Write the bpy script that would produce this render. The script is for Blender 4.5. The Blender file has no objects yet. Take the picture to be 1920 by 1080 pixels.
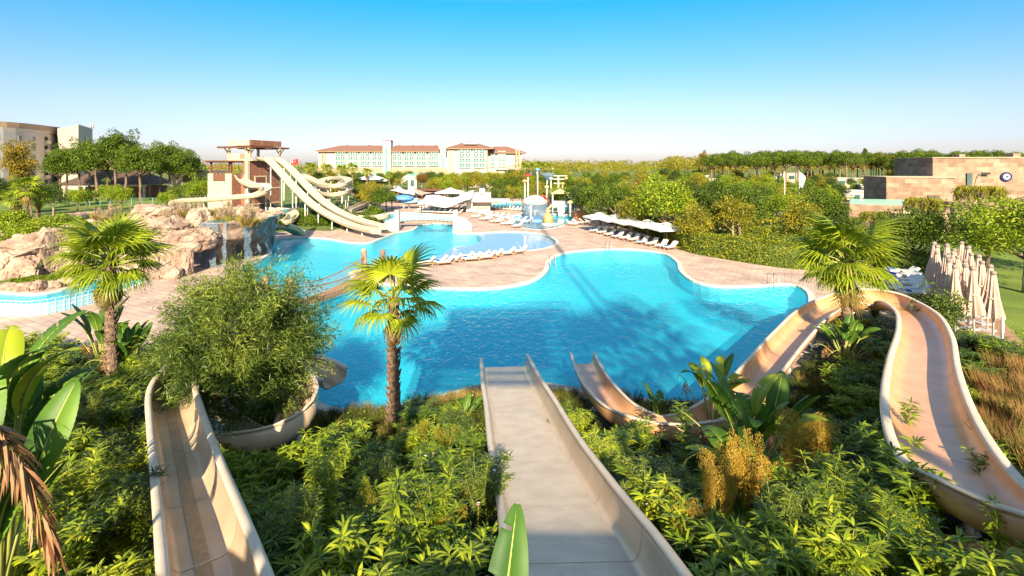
import bpy, bmesh, math, random
import numpy as np
from mathutils import Vector, Matrix, noise
from mathutils.geometry import tessellate_polygon
R = math.radians
random.seed(7); rng = np.random.default_rng(7)
S = bpy.context.scene; COL = S.collection

# ------------------------------------------------ camera, sky, sun, exposure
CH, F, HY = 10.0, 960.0, 310.0           # eye height, focal length in photo pixels, horizon row
cam = bpy.data.objects.new('camera', bpy.data.cameras.new('camera')); COL.objects.link(cam)
cam.data.sensor_width = 36; cam.data.lens = 18.0; cam.data.shift_y = -(540 - HY) / 1920
cam.data.clip_end = 6000; cam.data.clip_start = 0.1
cam.location = (0, 0, CH); cam.rotation_euler = (R(90), 0, 0); S.camera = cam
SUN_EL = 27.0
sv = Vector((0.05, -1, 0)).normalized() * math.cos(R(SUN_EL)); sv.z = math.sin(R(SUN_EL))
w = bpy.data.worlds.new('World'); S.world = w; w.use_nodes = True
nt = w.node_tree; bg = nt.nodes['Background']
sky = nt.nodes.new('ShaderNodeTexSky'); sky.sky_type = 'NISHITA'; sky.sun_disc = False
sky.sun_elevation = R(SUN_EL); sky.sun_rotation = R(180); sky.air_density = 1.0; sky.dust_density = 0.7; sky.ozone_density = 2.0
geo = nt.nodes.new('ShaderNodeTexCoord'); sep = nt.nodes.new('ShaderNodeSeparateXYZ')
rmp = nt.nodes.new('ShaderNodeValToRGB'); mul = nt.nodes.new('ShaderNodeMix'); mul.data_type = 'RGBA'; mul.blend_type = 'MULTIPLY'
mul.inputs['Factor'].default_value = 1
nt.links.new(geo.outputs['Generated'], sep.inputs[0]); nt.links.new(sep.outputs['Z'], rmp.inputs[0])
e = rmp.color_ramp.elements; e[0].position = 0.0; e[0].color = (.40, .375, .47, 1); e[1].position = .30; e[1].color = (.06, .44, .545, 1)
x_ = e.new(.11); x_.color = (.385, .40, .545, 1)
y_ = e.new(.42); y_.color = (.62, .62, .56, 1); y_ = e.new(.8); y_.color = (.85, .80, .70, 1)  # upper sky lifted towards neutral as added fill light
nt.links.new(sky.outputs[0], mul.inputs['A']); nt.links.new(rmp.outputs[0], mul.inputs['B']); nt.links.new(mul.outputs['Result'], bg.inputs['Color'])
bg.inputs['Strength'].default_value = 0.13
sl = bpy.data.lights.new('sun', 'SUN'); sl.energy = 5.0; sl.angle = R(.5); sl.color = (1.0, .85, .62)
so = bpy.data.objects.new('sun', sl); COL.objects.link(so); so.rotation_euler = (-sv).to_track_quat('-Z', 'Y').to_euler(); so.location = (0, -50, 60)
S.view_settings.view_transform = 'Standard'; S.view_settings.look = 'None'; S.view_settings.gamma = 1
S.view_settings.exposure = 1.5
S.cycles.max_bounces = 6; S.cycles.diffuse_bounces = 3; S.cycles.glossy_bounces = 2; S.cycles.transmission_bounces = 4; S.cycles.transparent_max_bounces = 6

# ------------------------------------------------ helpers
def gp(px, py, z=0.0):                      # a photo direction met with the level z
    D = (CH - z) * F / (py - HY); return Vector(((px - 960) / F * D, D, z))
def dp(px, D, z=0.0): return Vector(((px - 960) / F * D, D, z))
def pp(px, py, D): return Vector(((px - 960) / F * D, D, CH - (py - HY) / F * D))
ORD = 'first second third fourth fifth sixth seventh eighth ninth tenth eleventh twelfth thirteenth fourteenth fifteenth sixteenth seventeenth eighteenth nineteenth twentieth'.split()

MATS = {}
def mat(n, c, r=.6, c2=None, scale=2.0, bump=0.0, bscale=None, metal=0.0, spec=.4, detail=4, emis=None):
    m = bpy.data.materials.new(n); MATS[n] = m; m.use_nodes = True; t = m.node_tree; b = t.nodes['Principled BSDF']
    b.inputs['Roughness'].default_value = r; b.inputs['Metallic'].default_value = metal; b.inputs['Specular IOR Level'].default_value = spec
    c2 = c2 or tuple(k * .78 for k in c)
    tc = t.nodes.new('ShaderNodeTexCoord'); nz = t.nodes.new('ShaderNodeTexNoise'); nz.inputs['Scale'].default_value = scale; nz.inputs['Detail'].default_value = detail
    t.links.new(tc.outputs['Object'], nz.inputs['Vector'])
    cr = t.nodes.new('ShaderNodeValToRGB'); cr.color_ramp.elements[0].position = .35; cr.color_ramp.elements[1].position = .65
    cr.color_ramp.elements[0].color = (*c2, 1); cr.color_ramp.elements[1].color = (*c, 1)
    t.links.new(nz.outputs[0], cr.inputs[0]); t.links.new(cr.outputs[0], b.inputs['Base Color'])
    if bump:
        n2 = t.nodes.new('ShaderNodeTexNoise'); n2.inputs['Scale'].default_value = bscale or scale * 4; n2.inputs['Detail'].default_value = 6
        t.links.new(tc.outputs['Object'], n2.inputs['Vector'])
        bp = t.nodes.new('ShaderNodeBump'); bp.inputs['Strength'].default_value = bump; bp.inputs['Distance'].default_value = .1
        t.links.new(n2.outputs[0], bp.inputs['Height']); t.links.new(bp.outputs[0], b.inputs['Normal'])
    return m
def leafmat(n, cols, tr=.35, rough=.5, nscale=.6, spec=.3):
    m = bpy.data.materials.new(n); MATS[n] = m; m.use_nodes = True; t = m.node_tree; b = t.nodes['Principled BSDF']; o = t.nodes['Material Output']
    g = t.nodes.new('ShaderNodeNewGeometry'); nz = t.nodes.new('ShaderNodeTexNoise'); nz.inputs['Scale'].default_value = nscale
    t.links.new(g.outputs['Position'], nz.inputs['Vector'])
    ma = t.nodes.new('ShaderNodeMath'); ma.operation = 'MULTIPLY_ADD'; ma.inputs[1].default_value = .6
    mb = t.nodes.new('ShaderNodeMath'); mb.operation = 'MULTIPLY_ADD'; mb.inputs[1].default_value = 1.6; mb.inputs[2].default_value = -.6
    t.links.new(nz.outputs[0], mb.inputs[0]); t.links.new(g.outputs['Random Per Island'], ma.inputs[0]); t.links.new(mb.outputs[0], ma.inputs[2])
    cr = t.nodes.new('ShaderNodeValToRGB'); el = cr.color_ramp.elements
    el[0].position = .1; el[0].color = (*cols[0], 1); el[1].position = 1.0; el[1].color = (*cols[-1], 1)
    for i, c in enumerate(cols[1:-1]): q = el.new(.1 + .9 * (i + 1) / (len(cols) - 1)); q.color = (*c, 1)
    t.links.new(ma.outputs[0], cr.inputs[0]); t.links.new(cr.outputs[0], b.inputs['Base Color'])
    b.inputs['Roughness'].default_value = rough; b.inputs['Specular IOR Level'].default_value = spec
    tl = t.nodes.new('ShaderNodeBsdfTranslucent'); t.links.new(cr.outputs[0], tl.inputs[0])
    mx = t.nodes.new('ShaderNodeMixShader'); mx.inputs[0].default_value = tr
    t.links.new(b.outputs[0], mx.inputs[1]); t.links.new(tl.outputs[0], mx.inputs[2]); t.links.new(mx.outputs[0], o.inputs[0])
    return m

def np_mesh(name, V, faces_list, m, smooth=False):
    """V Nx3; faces_list of int arrays (Mx3 or Mx4)"""
    me = bpy.data.meshes.new(name); V = np.asarray(V, np.float32)
    me.vertices.add(len(V)); me.vertices.foreach_set('co', V.ravel())
    idx = np.concatenate([f.ravel() for f in faces_list]).astype(np.int32)
    tot = np.concatenate([np.full(len(f), f.shape[1]) for f in faces_list]).astype(np.int32)
    st = np.concatenate([[0], np.cumsum(tot)[:-1]]).astype(np.int32)
    me.loops.add(len(idx)); me.loops.foreach_set('vertex_index', idx)
    me.polygons.add(len(tot)); me.polygons.foreach_set('loop_start', st); me.polygons.foreach_set('loop_total', tot)
    if smooth: me.polygons.foreach_set('use_smooth', np.ones(len(tot), bool))
    me.update(calc_edges=True); me.materials.append(m); return me
def link(name, me, parent=None, loc=None, rot=None, sc=None):
    o = bpy.data.objects.new(name, me); COL.objects.link(o)
    if parent is not None: o.parent = parent
    if loc is not None: o.location = loc
    if rot is not None: o.rotation_euler = rot
    if sc is not None: o.scale = (sc,) * 3 if not hasattr(sc, '__len__') else sc
    return o
def tag(o, label, cat, group=None, kind=None):
    if label: o['label'] = label
    if cat: o['category'] = cat
    if group: o['group'] = group
    if kind: o['kind'] = kind
    return o
def thing(name, label, cat, loc=(0, 0, 0), rz=0, group=None):
    o = bpy.data.objects.new(name, None); COL.objects.link(o); o.empty_display_size = .3
    o.location = loc; o.rotation_euler = (0, 0, rz); return tag(o, label, cat, group)
def dup(root, loc, rz=0, sc=None, label=None, group=None):
    def cp(o, par):
        c = o.copy(); COL.objects.link(c)
        if par is not None: c.parent = par
        for ch in list(o.children): cp(ch, c)
        return c
    r = cp(root, None); r.location = loc; r.rotation_euler = (0, 0, rz)
    if sc is not None: r.scale = (sc,) * 3 if not hasattr(sc, '__len__') else sc
    if label: r['label'] = label
    if group: r['group'] = group
    return r
def struct(o): o['kind'] = 'structure'; return o

class MB:
    def __init__(s): s.v = []; s.f = []
    def add(s, vs, fs):
        n = len(s.v); s.v += [tuple(p) for p in vs]; s.f += [tuple(i + n for i in f) for f in fs]; return s
    def box(s, x, y, z, sx, sy, sz, rz=0, rot=None):     # centre x,y; z = bottom
        M = rot or Matrix.Rotation(rz, 3, 'Z'); c = Vector((x, y, z + sz / 2)); vs = []
        for k in (-1, 1):
            for j in (-1, 1):
                for i in (-1, 1): vs.append(c + M @ Vector((i * sx / 2, j * sy / 2, k * sz / 2)))
        return s.add(vs, [(0, 2, 3, 1), (4, 5, 7, 6), (0, 1, 5, 4), (2, 6, 7, 3), (0, 4, 6, 2), (1, 3, 7, 5)])
    def cyl(s, a, b, r0, r1=None, n=8, cap=True):
        a = Vector(a); b = Vector(b); r1 = r0 if r1 is None else r1; q = (b - a).to_track_quat('Z', 'Y'); vs = []
        for p, r in ((a, r0), (b, r1)):
            for i in range(n): t = 2 * math.pi * i / n; vs.append(p + q @ Vector((r * math.cos(t), r * math.sin(t), 0)))
        fs = [(i, (i + 1) % n, n + (i + 1) % n, n + i) for i in range(n)]
        if cap: fs += [tuple(range(n))[::-1], tuple(range(n, 2 * n))]
        return s.add(vs, fs)
    def tube(s, pts, rs, n=6):
        pts = [Vector(p) for p in pts]; rs = rs if hasattr(rs, '__len__') else [rs] * len(pts); vs = []
        for k, p in enumerate(pts):
            d = (pts[min(k + 1, len(pts) - 1)] - pts[max(k - 1, 0)]); q = d.to_track_quat('Z', 'Y')
            for i in range(n): t = 2 * math.pi * i / n; vs.append(p + q @ Vector((rs[k] * math.cos(t), rs[k] * math.sin(t), 0)))
        fs = [(k * n + i, k * n + (i + 1) % n, (k + 1) * n + (i + 1) % n, (k + 1) * n + i) for k in range(len(pts) - 1) for i in range(n)]
        fs += [tuple(range(n))[::-1], tuple(range((len(pts) - 1) * n, len(pts) * n))]
        return s.add(vs, fs)
    def lathe(s, prof, c=(0, 0, 0), n=16, wob=0):
        vs = []
        for r, z in prof:
            for i in range(n):
                t = 2 * math.pi * i / n; rr = r * (1 + (wob * math.cos(t * n / 2) if wob else 0)); vs.append((c[0] + rr * math.cos(t), c[1] + rr * math.sin(t), c[2] + z))
        fs = [(k * n + i, k * n + (i + 1) % n, (k + 1) * n + (i + 1) % n, (k + 1) * n + i) for k in range(len(prof) - 1) for i in range(n)]
        fs += [tuple(range(n))[::-1], tuple(range((len(prof) - 1) * n, len(prof) * n))]
        return s.add(vs, fs)
    def prism(s, poly, z0, z1):
        n = len(poly); vs = [(p[0], p[1], z0) for p in poly] + [(p[0], p[1], z1) for p in poly]
        fs = [tuple(range(n))[::-1], tuple(range(n, 2 * n))] + [(i, (i + 1) % n, n + (i + 1) % n, n + i) for i in range(n)]
        return s.add(vs, fs)
    def quad(s, *p): return s.add(p, [tuple(range(len(p)))])
    def build(s, name, m, parent=None, smooth=False, loc=None, rot=None):
        me = bpy.data.meshes.new(name); me.from_pydata(s.v, [], s.f)
        bm = bmesh.new(); bm.from_mesh(me); bmesh.ops.recalc_face_normals(bm, faces=bm.faces); bm.to_mesh(me); bm.free()
        if smooth:
            for p in me.polygons: p.use_smooth = True
        me.materials.append(MATS[m] if isinstance(m, str) else m)
        return link(name, me, parent, loc, rot)
def catmull(P, step, closed=False):
    P = [Vector(p) for p in P]; n = len(P); out = []
    rngk = range(n if closed else n - 1)
    for k in rngk:
        g = lambda i: P[i % n] if closed else P[max(0, min(n - 1, i))]
        a, b, c, d = g(k - 1), g(k), g(k + 1), g(k + 2); m = max(1, int((c - b).length / step))
        for j in range(m):
            t = j / m; out.append(.5 * ((2 * b) + (c - a) * t + (2 * a - 5 * b + 4 * c - d) * t * t + (3 * b - a - 3 * c + d) * t ** 3))
    if not closed: out.append(P[-1])
    return out

# ------------------------------------------------ materials
mat('paving', (.60, .47, .38), .75)
def paving():
    m = MATS['paving']; t = m.node_tree; b = t.nodes['Principled BSDF']; tc = t.nodes.new('ShaderNodeTexCoord')
    mp = t.nodes.new('ShaderNodeMapping'); mp.inputs['Rotation'].default_value = (0, 0, .5); t.links.new(tc.outputs['Object'], mp.inputs[0])
    br = t.nodes.new('ShaderNodeTexBrick'); br.inputs['Scale'].default_value = .8; br.inputs['Mortar Size'].default_value = .018; br.offset_frequency = 2; br.inputs['Brick Width'].default_value = .9; br.inputs['Row Height'].default_value = .45
    br.inputs['Color1'].default_value = (.56, .42, .34, 1); br.inputs['Color2'].default_value = (.44, .31, .25, 1); br.inputs['Mortar'].default_value = (.26, .19, .15, 1); br.inputs['Bias'].default_value = -.1
    t.links.new(mp.outputs[0], br.inputs['Vector'])
    nz = t.nodes.new('ShaderNodeTexNoise'); nz.inputs['Scale'].default_value = .5; nz.inputs['Detail'].default_value = 8; t.links.new(tc.outputs['Object'], nz.inputs['Vector'])
    cr = t.nodes.new('ShaderNodeValToRGB'); cr.color_ramp.elements[0].position = .3; cr.color_ramp.elements[1].position = .7; cr.color_ramp.elements[0].color = (.72, .70, .72, 1); cr.color_ramp.elements[1].color = (1.12, 1.1, 1.05, 1)
    t.links.new(nz.outputs[0], cr.inputs[0]); mx = t.nodes.new('ShaderNodeMix'); mx.data_type = 'RGBA'; mx.blend_type = 'MULTIPLY'; mx.inputs['Factor'].default_value = 1
    t.links.new(br.outputs[0], mx.inputs['A']); t.links.new(cr.outputs[0], mx.inputs['B']); t.links.new(mx.outputs['Result'], b.inputs['Base Color'])
paving()
def stone_clad(n, c1, c2, mortar, sc, bw, rh):
    m = mat(n, c1, .8); t = m.node_tree; b = t.nodes['Principled BSDF']; g = t.nodes.new('ShaderNodeTexCoord')
    # horizontal coordinate runs along the wall whatever way it faces
    s1 = t.nodes.new('ShaderNodeSeparateXYZ'); t.links.new(g.outputs['Object'], s1.inputs[0]); ad = t.nodes.new('ShaderNodeMath'); ad.operation = 'ADD'
    t.links.new(s1.outputs[0], ad.inputs[0]); t.links.new(s1.outputs[1], ad.inputs[1]); cb = t.nodes.new('ShaderNodeCombineXYZ'); t.links.new(ad.outputs[0], cb.inputs[0]); t.links.new(s1.outputs[2], cb.inputs[1])
    br = t.nodes.new('ShaderNodeTexBrick'); br.inputs['Scale'].default_value = sc; br.inputs['Brick Width'].default_value = bw; br.inputs['Row Height'].default_value = rh; br.inputs['Mortar Size'].default_value = .008
    br.inputs['Color1'].default_value = (*c1, 1); br.inputs['Color2'].default_value = (*c2, 1); br.inputs['Mortar'].default_value = (*mortar, 1)
    t.links.new(cb.outputs[0], br.inputs['Vector']); nz = t.nodes.new('ShaderNodeTexNoise'); nz.inputs['Scale'].default_value = 1.2; nz.inputs['Detail'].default_value = 8; t.links.new(g.outputs['Object'], nz.inputs['Vector'])
    cr = t.nodes.new('ShaderNodeValToRGB'); cr.color_ramp.elements[0].position = .3; cr.color_ramp.elements[1].position = .7; cr.color_ramp.elements[0].color = (.72, .72, .72, 1); cr.color_ramp.elements[1].color = (1.15, 1.12, 1.1, 1)
    t.links.new(nz.outputs[0], cr.inputs[0]); mx = t.nodes.new('ShaderNodeMix'); mx.data_type = 'RGBA'; mx.blend_type = 'MULTIPLY'; mx.inputs['Factor'].default_value = 1
    t.links.new(br.outputs[0], mx.inputs['A']); t.links.new(cr.outputs[0], mx.inputs['B']); t.links.new(mx.outputs['Result'], b.inputs['Base Color']); return m
stone_clad('travertine', (.36, .24, .165), (.20, .125, .08), (.15, .10, .07), 1, 1.6, .65)
stone_clad('rubble', (.27, .12, .075), (.18, .07, .045), (.30, .17, .11), 1, .35, .22)
mat('render_cream', (.50, .39, .27), .8, (.44, .34, .23), .5)
mat('white_wall', (.46, .40, .33), .8, (.41, .355, .29), .3)
mat('white_paint', (.54, .50, .45), .5, (.48, .445, .40), .8)
mat('grey_wall', (.40, .37, .37), .8, (.35, .32, .32), .2)
mat('peach_wall', (.38, .25, .16), .8, (.33, .22, .14), .2)
mat('tile_roof', (.22, .11, .075), .8, (.175, .085, .06), 3)
mat('dark_roof', (.09, .055, .04), .8)
mat('glass_dark', (.05, .11, .11), .12, (.03, .08, .09), .4, spec=.8)
mat('glass_green', (.16, .36, .28), .15, (.10, .28, .22), .4, spec=.8)
mat('wood', (.17, .07, .04), .7, (.11, .045, .025), 6)
mat('wood_pale', (.34, .20, .12), .7, (.25, .14, .08), 6)
mat('slide', (.60, .44, .29), .30, (.50, .355, .22), 1.4, spec=.5, detail=10)
mat('slide_warm', (.62, .335, .165), .30, (.52, .265, .125), 1.3, spec=.5, detail=10)
mat('slide_pale', (.50, .43, .31), .38, (.45, .385, .27), 3.0)
mat('slide_floor', (.60, .49, .37), .45, (.50, .40, .295), 2.2, bump=.10, bscale=30, detail=8)
mat('grip', (.42, .31, .17), .6, (.33, .24, .13), 9, bump=.3, bscale=50, detail=8)
mat('rim', (.66, .53, .40), .4, (.58, .46, .34), 2)
mat('steel', (.55, .54, .52), .35, metal=.6)
mat('post_white', (.68, .66, .60), .5)
mat('rock', (.44, .32, .24), .9, (.19, .12, .085), 1.1, bump=1.0, bscale=3.5, detail=10)
mat('rock_dark', (.20, .14, .12), .9, (.11, .075, .065), 1.2, bump=1.0, bscale=3.5, detail=10)
mat('coping', (.66, .58, .50), .6, (.56, .48, .41), 1.5)
mat('pool_tile', (.36, .76, .84), .4, (.26, .68, .80), .25)
mat('cliff', (.30, .20, .15), .9, (.13, .085, .065), 1.3, bump=1.0, bscale=4, detail=10)
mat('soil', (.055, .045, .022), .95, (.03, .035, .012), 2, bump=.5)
mat('grass_ground', (.13, .17, .025), .95, (.075, .11, .018), .12, bump=.6, bscale=5)
mat('lawn', (.16, .22, .022), .95, (.10, .155, .018), .35, bump=.8, bscale=12)
mat('canvas', (.74, .70, .64), .8, (.70, .66, .60), 1)
mat('canvas_grey', (.26, .20, .17), .8); mat('canvas_pink', (.52, .37, .29), .85, (.44, .31, .235), 3)
mat('fabric_white', (.74, .72, .68), .8)
mat('blue_towel', (.03, .12, .45), .9); mat('orange_wood', (.42, .17, .06), .6); mat('yellow_float', (.62, .56, .22), .5)
mat('orange_paint', (.62, .32, .12), .5); mat('red_paint', (.55, .03, .03), .5); mat('blue_paint', (.10, .28, .60), .4); mat('pale_blue', (.30, .55, .80), .4)
mat('black', (.015, .015, .015), .5); mat('bark', (.22, .15, .10), .9, (.12, .08, .055), 5, bump=.8)
mat('palm_bark', (.30, .19, .125), .9, (.12, .075, .05), 9, bump=1, bscale=20); mat('bark_pale', (.34, .26, .18), .9, (.24, .18, .13), 5)
mat('flag_red', (.62, .02, .03), .7, (.58, .02, .03)); mat('petiole', (.24, .28, .05), .5, (.32, .30, .08), 4)
L = leafmat
L('leaf_mid', [(0.038, 0.070, 0.006), (0.094, 0.149, 0.010), (0.189, 0.242, 0.014)])
L('leaf_bright', [(0.094, 0.156, 0.008), (0.208, 0.281, 0.012), (0.377, 0.421, 0.020)])
L('leaf_dark', [(0.022, 0.047, 0.006), (0.056, 0.094, 0.010), (0.113, 0.156, 0.014)])
L('leaf_olive', [(0.113, 0.118, 0.012), (0.246, 0.234, 0.018), (0.452, 0.343, 0.022)])
L('leaf_pine', [(0.034, 0.070, 0.006), (0.094, 0.149, 0.010), (0.226, 0.265, 0.016)], nscale=.4)
L('leaf_pine_gold', [(0.094, 0.086, 0.010), (0.246, 0.187, 0.018), (0.415, 0.281, 0.025)], nscale=.4)
L('leaf_red', [(.07, .08, .012), (.20, .11, .018), (.30, .12, .03)])
L('leaf_lance', [(0.056, 0.102, 0.008), (0.160, 0.234, 0.014), (0.320, 0.390, 0.024), (0.528, 0.530, 0.035)], tr=.3, nscale=.5, rough=.4)
L('leaf_lance_dark', [(0.042, 0.082, 0.010), (0.104, 0.172, 0.016), (0.208, 0.281, 0.024)], tr=.3, nscale=.5, rough=.4)
L('leaf_fine', [(.025, .05, .008), (.07, .115, .018), (.15, .20, .028), (.30, .34, .045)], tr=.3, nscale=.7, rough=.45)
L('leaf_paddle', [(.035, .09, .012), (.08, .17, .018), (.16, .27, .025)], tr=.3, rough=.48, nscale=1.5, spec=.25)
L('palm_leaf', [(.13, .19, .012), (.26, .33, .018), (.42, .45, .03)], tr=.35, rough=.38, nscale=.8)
L('palm_lit_tint', [(.18, .24, .012), (.34, .40, .02), (.52, .54, .035)], tr=.35, rough=.38, nscale=.8)  # brighter palm_leaf, with sunlight painted into the leaf colour
L('leaf_banana', [(.02, .07, .012), (.05, .13, .016), (.09, .18, .02)], tr=.3, rough=.5, nscale=2, spec=.25)
L('palm_dry', [(.22, .15, .04), (.34, .25, .07), (.30, .30, .06)], tr=.3, nscale=2)
L('dead_leaf', [(.20, .08, .03), (.34, .18, .08), (.42, .28, .14)], tr=.2, nscale=2)
L('grass_dark', [(0.029, 0.046, 0.010), (0.072, 0.091, 0.018), (0.131, 0.130, 0.020)], tr=.2, nscale=1)
L('grass_gold', [(.16, .13, .03), (.30, .22, .06), (.40, .28, .10)], tr=.3, nscale=1)
L('grass_red', [(.09, .11, .02), (.20, .17, .04), (.38, .16, .08), (.26, .25, .05)], tr=.3, nscale=.8)
L('plume_gold', [(.26, .18, .02), (.44, .28, .035), (.56, .38, .07)], tr=.3, nscale=2)
L('plume_pale', [(.34, .24, .14), (.46, .34, .22), (.52, .42, .3)], tr=.3, nscale=2)
L('hedge_leaf', [(0.075, 0.109, 0.008), (0.189, 0.218, 0.012), (0.415, 0.390, 0.018)], tr=.3, nscale=1.5)

def watermat(n, surf, tint, mixf, scale, bumpd, rough=.06):
    m = bpy.data.materials.new(n); MATS[n] = m; m.use_nodes = True; t = m.node_tree; b = t.nodes['Principled BSDF']; o = t.nodes['Material Output']
    b.inputs['Base Color'].default_value = (*surf, 1); b.inputs['Roughness'].default_value = rough; b.inputs['Specular IOR Level'].default_value = .35
    tc = t.nodes.new('ShaderNodeTexCoord')
    mp = t.nodes.new('ShaderNodeMapping'); mp.inputs['Scale'].default_value = (1, .55, 1); mp.inputs['Rotation'].default_value = (0, 0, .5); t.links.new(tc.outputs['Object'], mp.inputs[0])
    vo = t.nodes.new('ShaderNodeTexNoise'); vo.inputs['Scale'].default_value = scale; vo.inputs['Detail'].default_value = 3; vo.inputs['Distortion'].default_value = 1.2; t.links.new(mp.outputs[0], vo.inputs['Vector'])
    vr = t.nodes.new('ShaderNodeTexVoronoi'); vr.feature = 'SMOOTH_F1'; vr.inputs['Scale'].default_value = scale * .9; 
    n3 = t.nodes.new('ShaderNodeTexNoise'); n3.inputs['Scale'].default_value = scale * .7; t.links.new(tc.outputs['Object'], n3.inputs['Vector'])
    av = t.nodes.new('ShaderNodeVectorMath'); av.operation = 'ADD'; t.links.new(mp.outputs[0], av.inputs[0]); t.links.new(n3.outputs['Color'], av.inputs[1]); t.links.new(av.outputs[0], vr.inputs['Vector'])
    ad = t.nodes.new('ShaderNodeMath'); ad.operation = 'ADD'; t.links.new(vo.outputs[0], ad.inputs[0]); t.links.new(vr.outputs[0], ad.inputs[1])
    bp = t.nodes.new('ShaderNodeBump'); bp.inputs['Strength'].default_value = 1; bp.inputs['Distance'].default_value = bumpd
    t.links.new(ad.outputs[0], bp.inputs['Height']); t.links.new(bp.outputs[0], b.inputs['Normal'])
    tp = t.nodes.new('ShaderNodeBsdfTransparent'); tp.inputs[0].default_value = (*tint, 1)
    mx = t.nodes.new('ShaderNodeMixShader'); mx.inputs[0].default_value = mixf; t.links.new(b.outputs[0], mx.inputs[1]); t.links.new(tp.outputs[0], mx.inputs[2]); t.links.new(mx.outputs[0], o.inputs[0]); return m
watermat('water_deep', (.018, .45, .62), (.40, .94, .98), .54, 2.2, .065)
watermat('water_pale', (.30, .48, .66), (.8, .9, 1.0), .35, 1.3, .015)
watermat('water_fall', (.34, .46, .58), (.8, .9, 1.0), .6, 5, .3, .3)
watermat('glass_rail', (.30, .48, .44), (.75, .95, .88), .6, .1, .0)
# ------------------------------------------------ pools, deck, ground
POOL = [(455,500),(488,488),(508,472),(500,458),(520,449),(560,445),(610,447),(650,454),(690,455),(716,447),(742,437),(775,430),(792,421),(830,419),(852,427),(850,436),(890,437),(950,434),(1010,438),(1042,452),(1025,464),(975,471),(900,475),(850,481),(800,492),(740,499),(690,503),(655,512),(680,527),(760,536),(850,541),(930,540),(995,528),(1025,508),(1033,487),(1060,474),(1110,468),(1180,467),(1240,474),(1268,490),(1275,508),(1300,527),(1350,537),(1420,536),(1480,533),(1512,546),(1516,575),(1490,620),(1450,672),(1415,725),(1330,752),(1200,748),(1060,725),(985,715),(905,722),(830,742),(740,762),(650,768),(590,752),(550,700),(530,630),(515,580),(495,548),(468,522)]
BACKP = [(703,412),(688,404),(740,399),(795,400),(845,406),(858,413),(842,415),(790,416),(745,415)]
SPLASH = [(955,412),(962,404),(1000,401),(1060,402),(1078,406),(1068,416),(1040,427),(1005,430),(972,424)]
SPLASH2 = [(905,385),(955,379),(1015,379),(1062,386),(1072,394),(1010,396),(945,394)]
RIVER = [(-230,560),(-120,546),(0,548),(60,552),(115,544),(175,527),(225,513),(262,508),(280,522),(240,540),(190,560),(120,577),(60,588),(0,586),(-100,586),(-230,590)]
DECK = [(-420,760),(-420,540),(-120,530),(0,533),(180,498),(330,480),(440,470),(470,446),(505,438),(560,431),(620,433),(665,421),(650,402),(700,388),(735,373),(800,370),(920,370),(1000,371),(1085,381),(1092,402),(1130,412),(1200,432),(1262,456),(1310,478),(1380,490),(1460,502),(1530,508),(1640,508),(1750,520),(1770,560),(1730,640),(1500,800),(900,900),(300,850)]
def outline(pts, closed=True, step=.7): return [Vector((p.x, p.y, 0)) for p in catmull([gp(*p) for p in pts], step, closed)]
pools = {'pool': outline(POOL), 'back': outline(BACKP), 'splash': outline(SPLASH), 'splash2': outline(SPLASH2), 'river': outline(RIVER)}
deck_o = [gp(*p) for p in DECK]
def filled(name, loops, z, m, parent=None):
    tris = tessellate_polygon([[Vector((p[0], p[1], 0)) for p in l] for l in loops]); V = [(p[0], p[1], z) for l in loops for p in l]
    me = bpy.data.meshes.new(name); me.from_pydata(V, [], [tuple(t) for t in tris])
    bm = bmesh.new(); bm.from_mesh(me); bmesh.ops.recalc_face_normals(bm, faces=bm.faces)
    for f_ in bm.faces:
        if f_.normal.z < 0: f_.normal_flip()
    bm.to_mesh(me); bm.free(); me.materials.append(MATS[m]); return link(name, me, parent)
ground_outer = [(-2500, -300), (3000, -300), (3000, 3500), (-2500, 3500)]
struct(filled('ground', [ground_outer, deck_o], -.01, 'grass_ground'))
struct(filled('pool_deck', [deck_o] + list(pools.values()), 0, 'paving'))
def ring(name, loop, w0, w1, z0, z1, m):
    n = len(loop); vs = []
    for i, p in enumerate(loop):
        t = (loop[(i + 1) % n] - loop[i - 1]).normalized(); nn = Vector((t.y, -t.x, 0))
        for o_, z in ((w0, z0), (w0, z1), (w1, z1), (w1, z0)): vs.append(p + nn * o_ + Vector((0, 0, z)))
    fs = [(4 * i + k, 4 * i + (k + 1) % 4, 4 * ((i + 1) % n) + (k + 1) % 4, 4 * ((i + 1) % n) + k) for i in range(n) for k in range(4)]
    b = MB(); b.add(vs, fs); return b.build(name, m)
def area(l): return sum(a.x * b.y - b.x * a.y for a, b in zip(l, l[1:] + l[:1]))
for k, l in pools.items():
    if area(l) < 0: l = l[::-1]; pools[k] = l
    struct(ring('pool_rim', l, -.06, .38, -.25, .035, 'coping'))
    b = MB(); n = len(l); dep = -1.3 if k in ('pool', 'river') else -.45
    b.add([(p.x, p.y, .01) for p in l] + [(p.x, p.y, dep) for p in l], [(i, (i + 1) % n, n + (i + 1) % n, n + i) for i in range(n)])
    struct(b.build('pool_wall', 'pool_tile'))
    struct(filled('pool_floor', [l], dep, 'pool_tile'))
    struct(filled('pool_water', [l], -.10, 'water_deep'))
shal = outline([(790,489),(811,483),(840,468),(855,461),(880,458),(899,452),(902,444),(893,438),(950,435.5),(1010,439.5),(1038,452),(1023,462.5),(975,469.5),(900,473),(850,479),(805,489)])
struct(filled('shallow_water', [shal], -.088, 'water_pale'))
struct(filled('shallow_floor', [shal], -.14, 'coping'))
sh2 = outline([(970,416),(990,412),(1040,410),(1062,414),(1038,424),(1006,427),(978,422)])
struct(filled('shallow_water', [sh2], -.088, 'water_pale')); struct(filled('shallow_floor', [sh2], -.14, 'coping'))

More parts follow.
